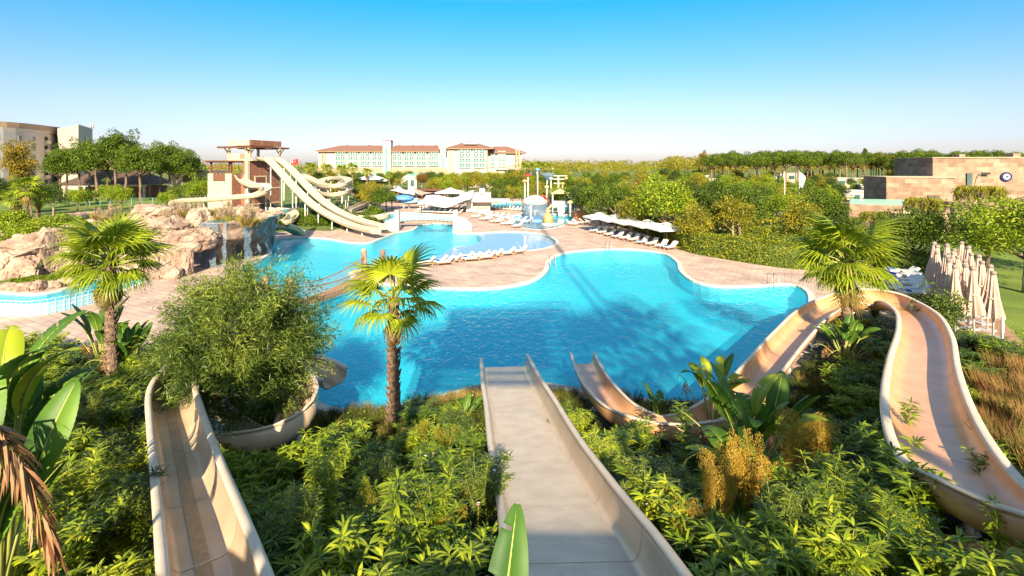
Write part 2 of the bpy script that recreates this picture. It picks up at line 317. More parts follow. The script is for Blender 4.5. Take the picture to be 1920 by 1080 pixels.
# planted slope below the viewer
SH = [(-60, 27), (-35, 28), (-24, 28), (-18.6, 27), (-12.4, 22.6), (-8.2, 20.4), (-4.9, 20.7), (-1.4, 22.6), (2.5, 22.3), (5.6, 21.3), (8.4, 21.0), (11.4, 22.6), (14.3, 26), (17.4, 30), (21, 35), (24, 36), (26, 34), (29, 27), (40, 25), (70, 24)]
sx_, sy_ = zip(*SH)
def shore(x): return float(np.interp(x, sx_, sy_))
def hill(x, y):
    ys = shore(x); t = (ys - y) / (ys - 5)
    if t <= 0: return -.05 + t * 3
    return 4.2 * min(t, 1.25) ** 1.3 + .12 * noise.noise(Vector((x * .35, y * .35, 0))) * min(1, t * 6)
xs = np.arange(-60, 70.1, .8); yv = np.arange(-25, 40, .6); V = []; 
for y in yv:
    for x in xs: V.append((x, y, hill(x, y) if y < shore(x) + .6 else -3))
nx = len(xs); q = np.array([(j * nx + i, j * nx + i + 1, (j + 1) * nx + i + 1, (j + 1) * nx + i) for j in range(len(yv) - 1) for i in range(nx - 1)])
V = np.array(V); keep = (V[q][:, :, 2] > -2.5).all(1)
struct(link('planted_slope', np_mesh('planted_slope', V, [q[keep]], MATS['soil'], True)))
b = MB(); pts = [dp(p[0], p[1]) for p in ((1810, 33), (1980, 30.5), (2050, 60), (1900, 60), (1740, 46), (1750, 38))]
lr = [Vector((23.5, 27.2, 0)), Vector((34, 22, 0)), Vector((60, 22, 0)), Vector((60, 62, 0)), Vector((38, 62, 0)), Vector((34, 46, 0)), Vector((29.5, 38, 0)), Vector((28.6, 31, 0))]
struct(filled('lawn', [lr], .012, 'lawn'))
def px(pts): return [gp(*p) for p in pts]
struct(filled('lawn', [px([(-200, 352), (480, 352), (470, 380), (330, 388), (100, 392), (-200, 400)])], .012, 'lawn'))
struct(filled('lawn', [px([(1075, 392), (1250, 410), (1300, 440), (1275, 470), (1262, 452), (1200, 429), (1130, 409), (1092, 400)])], .012, 'lawn'))
struct(filled('lawn', [px([(1300, 410), (1480, 415), (1500, 470), (1530, 506), (1460, 501), (1380, 489), (1310, 477), (1275, 465)])], .016, 'lawn'))
struct(filled('path', [[Vector((24.2, 26.8, 0)), Vector((26.2, 26.2, 0)), Vector((27.0, 28.6, 0)), Vector((26.6, 30.2, 0)), Vector((25.2, 30.2, 0)), Vector((25.0, 28.4, 0))]], .03, 'paving'))

# ------------------------------------------------ water slides
SLXY = []
def sweep(path, prof, closed=True, bank=None, ws=None):
    n = len(path); m = len(prof); vs = []
    for i, p in enumerate(path):
        T = (path[min(i + 1, n - 1)] - path[max(i - 1, 0)]).normalized(); s = T.cross(Vector((0, 0, 1))).normalized(); u = s.cross(T)
        a = bank[i] if bank else 0; k_ = ws[i] if ws else 1
        for q_ in prof:
            q_ = (q_[0] * k_, q_[1])
            x, z = q_[0] * math.cos(a) + q_[1] * math.sin(a), -q_[0] * math.sin(a) + q_[1] * math.cos(a)
            vs.append(p + s * x + u * z)
    k = m if closed else m - 1
    fs = [(i * m + j, i * m + (j + 1) % m, (i + 1) * m + (j + 1) % m, (i + 1) * m + j) for i in range(n - 1) for j in range(k)]
    if closed: fs += [tuple(range(m))[::-1], tuple(range((n - 1) * m, n * m))]
    return vs, fs
def slide(path, wd, h, m, label, flat=.55, rimm='rim', group=None, posts=0, lane=None, seams=2.4, name='water_slide', gfun=None, bankk=0, step=.3, floor=None, hl=None, taper=None):
    P = catmull(path, step); o = P[-1].copy(); o.z = 0; t = thing(name, label, 'water slide', o, 0, group); P = [p - o for p in P]; n = len(P)
    for p in P[::2]: SLXY.append((p.x + o.x, p.y + o.y, wd / 2))
    bank = [0.] * n; ws = [taper[0] + (taper[1] - taper[0]) * i / (n - 1) for i in range(n)] if taper else None
    if bankk:
        for i in range(2, n - 2):
            a = (P[i] - P[i - 2]).normalized(); c = (P[i + 2] - P[i]).normalized(); bank[i] = bankk * a.cross(c).z
        for _ in range(6): bank = [(bank[max(i - 1, 0)] + bank[i] + bank[min(i + 1, n - 1)]) / 3 for i in range(n)]
    W = wd / 2; hl = hl if hl is not None else h; k = 8; inner = []
    for j in range(k + 1):
        a = math.pi / 2 * j / k; inner.append((-W + (W * (1 - flat)) * (1 - math.cos(a)), hl * (1 - math.sin(a)) ** 1.0))
    inner += [(-W * flat * .3, .0), (W * flat * .3, .0)]
    for j in range(k + 1):
        a = math.pi / 2 * (1 - j / k); inner.append((W - (W * (1 - flat)) * (1 - math.cos(a)), h * (1 - math.sin(a))))
    outer = [(x * (1 + .06 / W), z - .06) for x, z in inner[::-1]]; outer[0] = (W + .06, h); outer[-1] = (-W - .06, hl)
    b = MB(); b.add(*sweep(P, inner + outer, True, bank, ws)); b.build('channel', m, t, True)
    for sd, hh in ((-1, hl), (1, h)):
        b = MB(); c = sd * (W + .05); prof = [(c - .07, hh - .015), (c - .075, hh + .035), (c - .03, hh + .06), (c + .03, hh + .06), (c + .085, hh + .03), (c + .085, hh - .09), (c + .055, hh - .09), (c + .05, hh - .015)]
        b.add(*sweep(P, prof, True, bank, ws)); b.build('rim', rimm, t, True)
    if floor:
        b = MB(); b.add(*sweep(P, [(-W * flat * .97, .006), (W * flat * .97, .006)], False, bank, ws)); b.build('slide_floor', floor, t, True)
    if lane:
        b = MB(); b.add(*sweep(P, [(-W * lane, .012), (W * lane, .012)], False, bank, ws)); b.build('grip_lane', 'grip', t, True)
    if seams:
        acc = 0
        for i in range(1, n - 1):
            acc += (P[i] - P[i - 1]).length
            if acc > seams:
                acc = 0; b = MB()
                # a raised joint bead across the bed
                lp = [(x * .985, z + .012) for x, z in inner] + [(x * 1.012, z - .012) for x, z in outer]; m_ = len(lp)
                vs, fs = sweep([P[i - 1], P[i], P[i + 1]], lp, True, bank[i - 1:i + 2], ws[i - 1:i + 2] if ws else None); T = (P[i + 1] - P[i]).normalized() * .03; mid = vs[m_:2 * m_]
                b.add(mid + [v + T for v in mid], [(j, (j + 1) % m_, m_ + (j + 1) % m_, m_ + j) for j in range(m_)])
                b.build('joint', rimm, t)
    if posts:
        acc = 0
        for i in range(1, n - 2):
            acc += (P[i] - P[i - 1]).length
            if acc > posts:
                acc = 0; g = gfun(P[i].x + o.x, P[i].y + o.y) if gfun else 0
                if P[i].z - g > .5:
                    b = MB(); b.cyl((P[i].x, P[i].y, g - .1), (P[i].x, P[i].y, P[i].z - .07), .09, n=8); b.cyl((P[i].x, P[i].y, g), (P[i].x, P[i].y, g + .06), .2, n=8); b.build('support_post', 'post_white', t, True)
    return t
g3 = lambda l: [gp(*p) for p in l]
slide(g3([(415,1240,4.6),(387,1090,4.25),(352,930,3.65),(330,820,3.25),(322,755,3.05),(350,715,2.9),(410,694,2.7),(480,700,2.4),(545,728,2.15),(570,775,1.9),(548,820,1.65),(490,846,1.5),(425,830,1.4),(385,785,1.25),(385,735,1.1),(440,705,.95),(530,700,.8),(590,704,.65),(628,722,.5)]), 1.0, .5, 'slide', 'long tan fibreglass slide curling round the bushy tree at the lower left', .5, lane=.22, posts=5, gfun=hill, bankk=-1.0, taper=(.92, 1.15))
slide(g3([(1125,1230,4.9),(1090,1085,4.15),(1048,975,3.4),(1003,865,2.65),(975,780,1.9),(957,730,1.25),(946,688,.5)]), 2.1, .50, 'slide', 'wide straight sand coloured slide running down the centre into the pool', .8, posts=5, gfun=hill, floor='slide_floor', hl=.38)
slide(g3([(2350,1000,3.9),(2160,1035,3.75),(2000,1035,3.55),(1885,1002,3.35),(1803,935,3.05),(1757,855,2.8),(1735,775,2.55),(1730,705,2.3),(1733,645,2.15),(1716,602,1.9),(1668,575,1.7),(1600,572,1.55),(1535,597,1.45),(1482,650,1.38),(1432,712,1.32),(1380,772,1.28),(1312,812,1.2),(1232,818,1.1),(1163,790,.98),(1122,745,.85),(1103,710,.7),(1092,682,.55)]), 1.3, .5, 'slide_warm', 'orange tan slide looping round the right palm in a long curve to the pool', .5, posts=5, gfun=hill, bankk=-.7, taper=(1.55, .8))
# ------------------------------------------------ viewing platform, with an unseen tall roof added to shade the pool
t = thing('platform_shade_roof', 'viewing platform with a tall unseen roof added to shade the pool', 'tower', (0, -9, 0))
b = MB(); b.box(0, 5.2, 0, 9, 7.4, 8.2); b.build('platform', 'render_cream', t)
for x, y in ((-2.4, -6), (4.6, -6), (-2.4, 6), (4.6, 6)): b = MB(); b.box(x, y, 0, .4, .4, 20.5); b.build('post', 'render_cream', t)
b = MB(); b.box(1.1, -1, 20.5, 6.4, 9, .4); b.build('roof', 'wood', t)  # added roof, set high so its shade lands on the pool
for k in range(14): b = MB(); b.box(2.0, -7.5 + k * 1.1, 20.1, 8.6, .3, .3); b.build('rafter', 'wood', t)  # rafters added out of view to stripe the pool shade
t = thing('shadow_mast', 'unseen tall mast added behind the platform to cast a shadow line', 'mast', (9.4, -14, 0))  # unseen mast, added and sized to cast the narrow shadow line
b = MB(); b.cyl((0, 0, 0), (0, 0, 52), .33, .22, 10); b.build('pole', 'steel', t)
b = MB(); b.box(0, 0, 52, 2.4, .5, .8); b.build('lamp_head', 'steel', t)  # made-up head on the added mast, gives no light

# ------------------------------------------------ grand hotel in the middle distance
HD = 360.0
def hx(p): return (p - 960) / F * HD
def hz(p): return CH - (p - HY) / F * HD
HO = Vector((hx(790), HD, 0))
hotel = thing('hotel', 'long white resort hotel with red tiled roofs and green glass stair tower', 'hotel', HO)
def hb(name, m, px0, px1, py0, py1, d0, dep, par=hotel):       # front face at d0 in front of the base line (negative = nearer)
    x0, x1 = hx(px0) - HO.x, hx(px1) - HO.x; z0, z1 = hz(py1), hz(py0); b = MB(); b.box((x0 + x1) / 2, d0 + dep / 2, z0, x1 - x0, dep, z1 - z0); return b.build(name, m, par)
hb('wall', 'white_wall', 597, 722, 283, 340, 0, 18); hb('wall', 'white_wall', 722, 826, 283, 340, .4, 17)
hb('wall', 'white_paint', 822, 860, 268.5, 340, 2, 16); hb('wall', 'white_paint', 841, 915, 279, 340, -7, 24); hb('wall', 'white_wall', 914, 978, 286, 340, 0, 16)
hb('podium', 'peach_wall', 598, 845, 315, 340, -2.5, 2.4); hb('podium', 'white_wall', 930, 1036, 318, 340, -6, 10)
tw = hb('stair_tower', 'white_paint', 720.5, 734.5, 265, 340, -4, 8); hb('cap', 'tile_roof', 720, 735, 263.5, 265, -4.2, 8.4, hotel)
hb('glass_strip', 'glass_green', 724.5, 730, 276, 331, -4.3, .28)
hb('glass_strip', 'glass_green', 828, 832, 275, 325, 1.7, .28)
def hip(name, px0, px1, eave, rid, r0, r1, d0, dep):
    x0, x1, a, c = [hx(p) - HO.x for p in (px0, px1, r0, r1)]; z0, z1 = hz(eave), hz(rid); m = d0 + dep / 2
    b = MB(); b.add([(x0, d0, z0), (x1, d0, z0), (x1, d0 + dep, z0), (x0, d0 + dep, z0), (a, m, z1), (c, m, z1)], [(0, 1, 5, 4), (1, 2, 5), (2, 3, 4, 5), (3, 0, 4), (3, 2, 1, 0)]); b.build(name, 'tile_roof', hotel)
    b = MB(); b.box((x0 + x1) / 2, m, z0 - .55, x1 - x0 - .6, dep - .6, .5); b.build('eaves', 'peach_wall', hotel)
hip('roof', 593, 721, 283, 272, 632, 712, -3, 22); hip('roof', 734, 825, 283, 272, 735, 824, -3, 22); hip('roof', 913, 987, 286, 274, 925, 950, -3, 20); hip('roof', 836, 928, 278.5, 265, 874, 884, -10, 28)
hb('dormer', 'white_paint', 871, 896, 267.8, 271, -6.5, 6)
for p in (644, 686, 744, 770, 787, 813): hb('roof_vent', 'rubble', p - 1.5, p + 1.5, 271.3, 273.5, 6, 3)
for p in (604.5, 609): hb('pilaster', 'peach_wall', p - 1.2, p + 1.2, 284, 340, -1, .95)
for p in (846, 851, 913.5, 968, 973): hb('pilaster', 'peach_wall', p - 1.4, p + 1.4, 280, 338, -8.2, 1.1)
def bay(c, wd_, rows, y0, d0, n=2, pitch=8.7, ww=None):
    top = y0 - 2.5; fr = hb('bay_frame', 'white_paint', c - wd_ / 2, c + wd_ / 2, top - 1.2, y0 + (rows - 1) * pitch + 8, d0, 1.2)
    ww = ww or wd_ / n - 2.0
    for r in range(rows):
        for k in range(n):
            cx = c + (k - (n - 1) / 2) * (wd_ / n - .2); y = y0 + r * pitch
            p = hb('window', 'glass_dark', cx - ww / 2, cx + ww / 2, y - .6, y + 5.2, d0 - .35, .32)
            hb('balcony_rail', 'glass_green', cx - ww / 2, cx + ww / 2, y + 2.9, y + 5.2, d0 - .9, .2, p)
            hb('curtain', 'white_wall', cx - .5, cx + .9, y - .4, y + 2.9, d0 - .5, .12, p)
for c in (639.5, 662.5, 685, 708): bay(c, 18.5, 3, 286, -1.4)
for c in (745, 768, 790.5, 813.5): bay(c, 18.5, 3, 286, -1.4)
for c in (873.5, 899.5): bay(c, 22, 4, 281, -8.4)
bay(924, 8, 3, 287, -1.4, 1); bay(941, 15, 3, 287, -1.4)
for p0, p1 in ((638, 652), (668, 682), (700, 714), (759, 785), (738, 745), (791, 799), (807, 820), (866, 884), (890, 912)): hb('ground_window', 'glass_green', p0, p1, 323, 334, -2.9 if p0 < 840 else -7.3, .3)
hb('glass_wall', 'glass_dark', 947, 1034, 320.5, 330, -6.3, .28)
for k in range(8): hb('column', 'white_wall', 950 + k * 11, 951.6 + k * 11, 319, 336, -7.2, .8)
hb('canopy_roof', 'white_wall', 930, 1037, 314.5, 318, -8, 12)

# terrace stairs and house in front of the hotel
t = thing('garden_stairs', 'white outdoor staircase rising to the hotel terrace', 'staircase', dp(765, 215)); o = t.location
def rel(px_, py_, D): return pp(px_, py_, D) - o
b = MB(); p0, p1 = rel(738, 347, 215), rel(766, 331, 215); b.quad(p0, p1, p1 + Vector((0, 3, 0)), p0 + Vector((0, 3, 0)))
for k in range(14):
    q_ = p0.lerp(p1, (k + .5) / 14); b.box(q_.x, q_.y + 1.5, q_.z - 1.2, .5, 3, 1.2)
b.build('stair_flight', 'white_wall', t)
for dy in (-.15, 3.1):
    b = MB(); a, c = p0 + Vector((0, dy, 0)), p1 + Vector((0, dy, 0)); b.quad(a, c, c + Vector((0, 0, 1.1)), a + Vector((0, 0, 1.1))); b.quad(a + Vector((0, .1, 0)), c + Vector((0, .1, 0)), c + Vector((0, .1, 1.1)), a + Vector((0, .1, 1.1))); b.build('balustrade', 'white_paint', t)
b = MB(); q_ = rel(773.5, 331, 215); b.box(q_.x, q_.y + 1.5, 0, 3.6, 4, q_.z); b.build('stair_house', 'white_wall', t)
b = MB(); b.box(q_.x, q_.y - .55, 1.2, 1.5, .1, 2.6); b.build('door', 'glass_dark', t)
b = MB(); b.box(q_.x, q_.y - .4, q_.z, 3.6, .1, 1.1); b.build('balustrade', 'glass_rail', t)

# curved grey hotel on the left
t = thing('apartment_hotel', 'curved grey six storey hotel block with pale corner tower at the left', 'hotel', dp(20, 205)); o = t.location
pth = [(-260, 178), (-160, 182), (-80, 188), (-20, 195), (30, 204), (70, 215), (100, 228), (118, 240)]
P = catmull([Vector((dp(a, d).x, d, 0)) - o for a, d in pth], 3.5); HT = 27.2
b = MB(); n = len(P); back = [p + Vector((-6, 18, 0)) for p in P]
b.add([(p.x, p.y, 0) for p in P] + [(p.x, p.y, HT - 3.6) for p in P], [(i, i + 1, n + i + 1, n + i) for i in range(n - 1)])
b.add([(p.x, p.y, HT - 3.6) for p in P] + [(p.x, p.y, HT - 3.6) for p in back], [(i, i + 1, n + i + 1, n + i) for i in range(n - 1)]); b.build('wall', 'grey_wall', t)
b = MB(); in1 = [p + Vector((-1.2, 2.6, 0)) for p in P]
b.add([(p.x, p.y, HT - 3.6) for p in in1] + [(p.x, p.y, HT) for p in in1], [(i, i + 1, n + i + 1, n + i) for i in range(n - 1)])
b.add([(p.x, p.y, HT) for p in in1] + [(p.x, p.y, HT) for p in back], [(i, i + 1, n + i + 1, n + i) for i in range(n - 1)]); b.build('top_storey', 'peach_wall', t)
b = MB(); pr = [p + Vector((-.1, -.08, 0)) for p in P]
b.add([(p.x, p.y, HT - 3.6) for p in pr] + [(p.x, p.y, HT - 2.3) for p in pr], [(i, i + 1, n + i + 1, n + i) for i in range(n - 1)]); b.build('terrace_rail', 'white_wall', t)
for i in range(1, n - 3, 2):
    a = P[i]; c = P[i + 1]; d = (c - a).normalized(); ang = math.atan2(d.y, d.x); nn = Vector((d.y, -d.x, 0)); m = (a + c) / 2
    for k in range(6):
        z = 1.2 + k * 3.75
        if (i // 2) % 4 == 3:
            q_ = m + nn * .5; b = MB(); b.box(q_.x, q_.y, z - .6, 3.6, 1.2, 1.3, ang); b.build('balcony', 'white_wall', t)
            q_ = m + nn * .06; b = MB(); b.box(q_.x, q_.y, z + .7, 2.8, .1, 1.7, ang); b.build('window', 'black', t)
        else:
            q_ = m + nn * .06; b = MB(); b.box(q_.x, q_.y, z, 1.7, .14, 2.0, ang); f_ = b.build('window', 'grey_wall', t)
            q_ = m + nn * .14; b = MB(); b.box(q_.x, q_.y, z + .12, 1.45, .06, 1.8, ang); b.build('pane', 'glass_dark', f_)
c0 = dp(147, 205) - o; b = MB()
cor = [Vector((c0.x, c0.y, 0)), Vector((dp(100, 225).x - o.x, 22, 0)), Vector((dp(118, 250).x - o.x, 48, 0)), Vector((dp(170, 228).x - o.x, 24, 0))]
b.prism([(p.x, p.y) for p in cor], 0, 26.4); b.build('corner_tower', 'white_wall', t)
for z in (8, 14, 20):
    m = cor[0].lerp(cor[3], .45); d = (cor[3] - cor[0]).normalized(); b = MB(); b.box(m.x + .05 * d.y, m.y - .05 * d.x, z, 1.1, .5, 2.2, math.atan2(d.y, d.x)); b.build('window', 'glass_dark', t)
for q_ in (.6, .75):
    m = cor[0].lerp(cor[3], q_) + Vector((-1, 3, 0)); b = MB(); b.cyl((m.x, m.y, 26.4), (m.x, m.y, 28.2), .4); b.build('roof_vent', 'white_wall', t, True)

# pavilion among the pines, low white house
t = thing('pavilion', 'low garden pavilion with dark hipped roof behind the pines', 'pavilion', dp(220, 160)); W_ = 14
b = MB(); b.add([(-W_, -6, 4.2), (W_, -6, 4.2), (W_, 8, 4.2), (-W_, 8, 4.2), (-W_ * .45, 1, 8.6), (W_ * .45, 1, 8.6)], [(0, 1, 5, 4), (1, 2, 5), (2, 3, 4, 5), (3, 0, 4), (3, 2, 1, 0)]); b.build('roof', 'dark_roof', t)
b = MB(); b.box(0, -5, 3.6, 26, .5, .6); b.build('beam', 'white_wall', t)
for k in range(5): b = MB(); b.box(-12 + 6 * k, -5, 0, .6, .6, 3.6); b.build('column', 'white_wall', t)
b = MB(); b.box(0, 3, 0, 24, 5, 3.6); b.build('wall', 'rubble', t)
t = thing('garden_house', 'low flat roofed cream house between the pines and the slide tower', 'house', dp(372, 150))
b = MB(); b.box(0, 0, 0, 12, 8, 8.2); b.build('wall', 'white_wall', t); b = MB(); b.box(0, 0, 8.2, 13, 9, .5); b.build('roof', 'white_paint', t)
b = MB(); b.box(1, -4.03, 5.2, 6, .12, 1.6); b.build('window', 'wood', t)

# ------------------------------------------------ stone slide tower with pergolas
TD = 100.0; TO = Vector(((464 - 960) / F * TD, TD, 0)); t = thing('pergola_tower', 'brown stone slide tower topped by a timber pergola roof', 'tower', TO, R(-18)); tw = t
def tb(n, m, x0, x1, y0, y1, z0, z1, par=None): b = MB(); b.box((x0 + x1) / 2, (y0 + y1) / 2, z0, x1 - x0, y1 - y0, z1 - z0); return b.build(n, m, par or t)
tb('wall', 'rubble', -4.2, 0, 0, 8.5, 0, 8.2); tb('upper_wall', 'rubble', -1.2, .02, 0, 8.4, 8.2, 10.9); tb('corner_pier', 'render_cream', -.5, .12, -.12, .5, 0, 13.4)
tb('upper_deck', 'render_cream', -5.2, 1.0, .2, 8.2, 10.9, 11.2)
tb('string_course', 'render_cream', -4.3, .1, .6, 8.6, 5.2, 5.45); tb('string_course', 'render_cream', -4.3, .1, .6, 8.6, 2.2, 2.4)
tb('door', 'black', -.2, .1, 2.8, 4.2, 0, 2.15); tb('window_recess', 'wood', -.2, .08, 2.0, 4.6, 5.46, 7.4); tb('window_frame', 'render_cream', -.2, .13, 1.7, 1.98, 5.46, 7.6); tb('window_frame', 'render_cream', -.2, .13, 4.62, 4.9, 5.46, 7.6); tb('window_frame', 'render_cream', -.2, .13, 1.7, 4.9, 7.62, 7.9)
tb('window', 'glass_dark', -.2, .08, 6, 8, .6, 1.9)
tb('lower_wall', 'render_cream', -7.6, -1.7, -2.2, 3, 0, 6.9); tb('parapet', 'render_cream', -7.6, -6.9, -2.2, 3, 6.9, 8.4); tb('parapet', 'render_cream', -3.2, -1.7, -2.2, -1.9, 6.9, 8.4); tb('parapet', 'render_cream', -6.9, -6.3, -2.2, -1.9, 6.9, 8.4)
tb('lattice', 'wood', -6.28, -3.22, -2.15, -2.0, 7.0, 8.2); tb('lower_face', 'rubble', -1.69, -1.62, -2.1, 0, .2, 8.3)
tb('ledge', 'white_wall', -7.68, -1.6, -2.28, -2.21, 4.1, 4.3)
for x, y in ((-7.2, -1.8), (-2.2, -1.8), (-7.2, 2.6), (-2.2, 2.6)): tb('post', 'wood', x - .16, x + .16, y - .16, y + .16, 8.3, 10.6)
for k in range(13): tb('rafter', 'wood', -8.2, -.8, -2.9 + k * .52, -2.75 + k * .52, 10.75, 10.95)
for x in (-7.2, -2.2): tb('beam', 'wood', x - .12, x + .12, -3, 3.9, 10.55, 10.74)
for k in range(4): tb('slat_rail', 'wood', -7.1, -2.3, -1.9, -1.8, 8.5 + .5 * k, 8.65 + .5 * k)
for x, y in ((-5, .4), (.6, 7.8), (-5, 7.8), (.3, .3)): tb('post', 'render_cream', x - .2, x + .2, y - .2, y + .2, 11.2, 13.8)
tb('roof_fascia', 'render_cream', -5.1, .4, .0, .3, 13.9, 15.0); tb('roof_fascia', 'rubble', .42, .7, .0, 8.2, 13.9, 15.0); tb('roof_slab', 'render_cream', -5.1, .4, .32, 8.2, 13.9, 14.85)
for k in range(16): tb('rafter', 'wood', -6.4 + k * .54, -6.25 + k * .54, -1.2, 9.4, 13.55, 13.72)
for y in (-.9, 4, 8.9): tb('beam', 'wood', -6.6, 1.9, y - .12, y + .12, 13.35, 13.54)
for x, y in ((-5, .4), (.6, 7.8), (.3, .3)):
    for dx, dy in ((-1.2, 0), (0, -1.2)) if x < 0 else ((1.2, 0), (0, -1.0)):
        b = MB(); b.cyl((x, y, 12.2), (x + dx, y + dy, 13.4), .1, n=6); b.build('brace', 'wood', t)
for x0, x1 in ((-4.7, -2.2),): tb('railing', 'render_cream', x0, x1, .25, .35, 11.2, 12.3)
tb('lattice', 'wood_pale', -2.1, -.6, .25, .35, 11.2, 12.2)

# twin drop slides and the coils round the tower
def s3(l): return [pp(*p) for p in l]
slide(s3([(486,299,101),(500,302,99),(512,312,97),(532,334,94),(556,360,90),(585,387,86),(618,408,81),(655,425,76),(683,433,72),(706,438,69)]), 1.3, .5, 'slide_pale', 'nearer of two long cream drop slides falling from the tower', .55, posts=5, seams=3, step=.8)
slide(s3([(508,299,103),(524,304,101),(542,318,99),(566,343,95),(592,370,91),(625,395,86),(660,412,81),(695,423,77),(722,430,74)]), 1.3, .5, 'slide_pale', 'farther of two long cream drop slides falling from the tower', .55, posts=5, seams=3, step=.8)
slide(s3([(448,335,98),(458,345,95),(475,352,92),(495,352,92),(499,362,90),(480,370,88),(440,374,88),(395,378,90),(350,380,95),(328,384,100),(325,392,102),(345,400,98)]), 1.5, .75, 'slide_pale', 'cream slide winding off the low side of the stone tower', .5, posts=5, seams=3, step=.8)
slide(s3([(500,397,92),(522,399,93),(543,402,90),(549,412,86),(538,421,83),(518,423,82),(497,420,82)]), 1.7, .8, 'slide_pale', 'short cream curl of slide beside the waterfall rocks', .5, posts=4, seams=3, step=.8)
slide(s3([(556,330,118),(575,337,116),(592,345,112),(608,352,106),(630,353,102),(648,347,104),(652,342,110),(640,338,116),(620,338,120),(603,344,118),(598,356,112),(608,366,106),(630,369,102),(650,362,104),(652,357,112),(630,352,120)]), 1.6, .8, 'slide_pale', 'double coil of cream slide stacked behind the drop slides', .5, posts=6, seams=3, step=.8)
slide(s3([(696,376,118),(690,382,112),(672,391,104),(655,398,98),(650,405,92),(665,412,88),(690,414,86),(715,411,86),(728,408,87)]), 1.5, .7, 'slide_pale', 'cream slide curving low towards the bridge wall', .5, posts=5, seams=3, step=.8)
slide(g3([(528,427,2.2),(545,432,1.4),(560,441,.5)]), 1.7, .45, 'grip', 'small mustard coloured chute ending at the pool edge', .8, seams=0)
slide(s3([(640,352,150),(665,368,140),(690,372,130),(705,380,120)]), 1.2, .6, 'slide_pale', 'thin distant cream slide above the planted bank', .5, posts=6, seams=3, step=1)

# ------------------------------------------------ arched bridge with stone ends
t = thing('footbridge', 'pale footbridge with netted rails between two stepped stone ends', 'bridge', gp(800, 424)); o = t.location
def rg(px_, py_, z=0): return gp(px_, py_, z) - o
for sgn, x0, xw in ((-1, 745, 712), (1, 854, 885)):
    b = MB(); a = rg(x0, 433); b.box(a.x, a.y, -.3, .65, .8, 3.5); b.build('pillar', 'white_wall', t)
    c = rg(xw, 433); L_ = (c - a); st = 6
    b = MB()
    poly = [(a.x + L_.x * k / st, 0) for k in range(st + 1)]; top = [2.1, 1.95, 1.8, 1.55, 1.4, .9, .7] if sgn < 0 else [2.2, 2.25, 2.1, 2.0, 1.9, 1.3, 1.1]
    vs = [(x, a.y + s_, z) for s_ in (-.25, .25) for x, z in [(x, -.2) for x, _ in poly] + [(poly[k][0], top[k]) for k in range(st, -1, -1)]]; nn = len(vs) // 2
    b.add(vs, [tuple(range(nn)), tuple(range(nn, 2 * nn))[::-1]] + [(i, (i + 1) % nn, nn + (i + 1) % nn, nn + i) for i in range(nn)]); b.build('wing_wall', 'white_wall', t)
A, B_ = rg(748, 425), rg(851, 425); arc = [A.lerp(B_, k / 14) + Vector((0, 0, .75 + .25 * math.sin(math.pi * k / 14))) for k in range(15)]
vs, fs = sweep(arc, [(-.9, 0), (.9, 0), (.9, -.18), (-.9, -.18)]); b = MB(); b.add(vs, fs); b.build('deck', 'wood_pale', t)
for dy in (-.9, .9):
    b = MB(); ra = [p + Vector((0, dy, 1.1 - .35 * math.sin(math.pi * k / 14))) for k, p in enumerate(arc)]; b.tube(ra, .05)
    for k in range(0, 15): b.cyl(arc[k] + Vector((0, dy, 0)), ra[k], .025, n=4)
    for f_ in (.3, .6): b.tube([p.lerp(q_, f_) + Vector((0, dy * (1 - f_), 0)) for p, q_ in zip(arc, ra)], .02, 4)
    b.build('net_rail', 'post_white', t)

# rope bridge near the bushy tree
t = thing('rope_bridge', 'sagging timber rope bridge with net sides across the pool', 'bridge', gp(530, 570)); o = t.location
A, B_ = gp(520, 575, .9) - o, gp(700, 508, .7) - o; K = 26; arc = [A.lerp(B_, k / K) + Vector((0, 0, -.45 * math.sin(math.pi * k / K))) for k in range(K + 1)]; sd = (B_ - A).normalized().cross(Vector((0, 0, 1)))
for k in range(K): b = MB(); 
b = MB(); vs, fs = sweep(arc, [(-.75, 0), (.75, 0), (.75, -.16), (-.75, -.16)]); b.add(vs, fs); b.build('deck', 'wood_pale', t)
for s_ in (-.78, .78):
    b = MB(); ra = [p + sd * s_ + Vector((0, 0, 1.25 - .25 * math.sin(math.pi * k / K))) for k, p in enumerate(arc)]; b.tube(ra, .045)
    for k in range(K):
        p0, p1, q0, q1 = arc[k] + sd * s_, arc[k + 1] + sd * s_, ra[k], ra[k + 1]
        for u in (0, .5): b.cyl(p0.lerp(p1, u), q0.lerp(q1, u), .012, n=4, cap=False)
    for f_ in (.2, .4, .6, .8): b.tube([(p + sd * s_).lerp(q_, f_) for p, q_ in zip(arc, ra)], .012, 4)
    b.build('net_rail', 'wood_pale', t)
    for e_, nm in ((0, 'A'), (K, 'B')):
        p = arc[e_] + sd * s_ * 1.15; b = MB(); b.lathe([(.30, -1.2), (.28, 0), (.25, 1.7), (.27, 1.75), (.2, 1.9), (.04, 1.95)], (p.x, p.y, p.z), 10); b.build('post', 'rock', t, True)

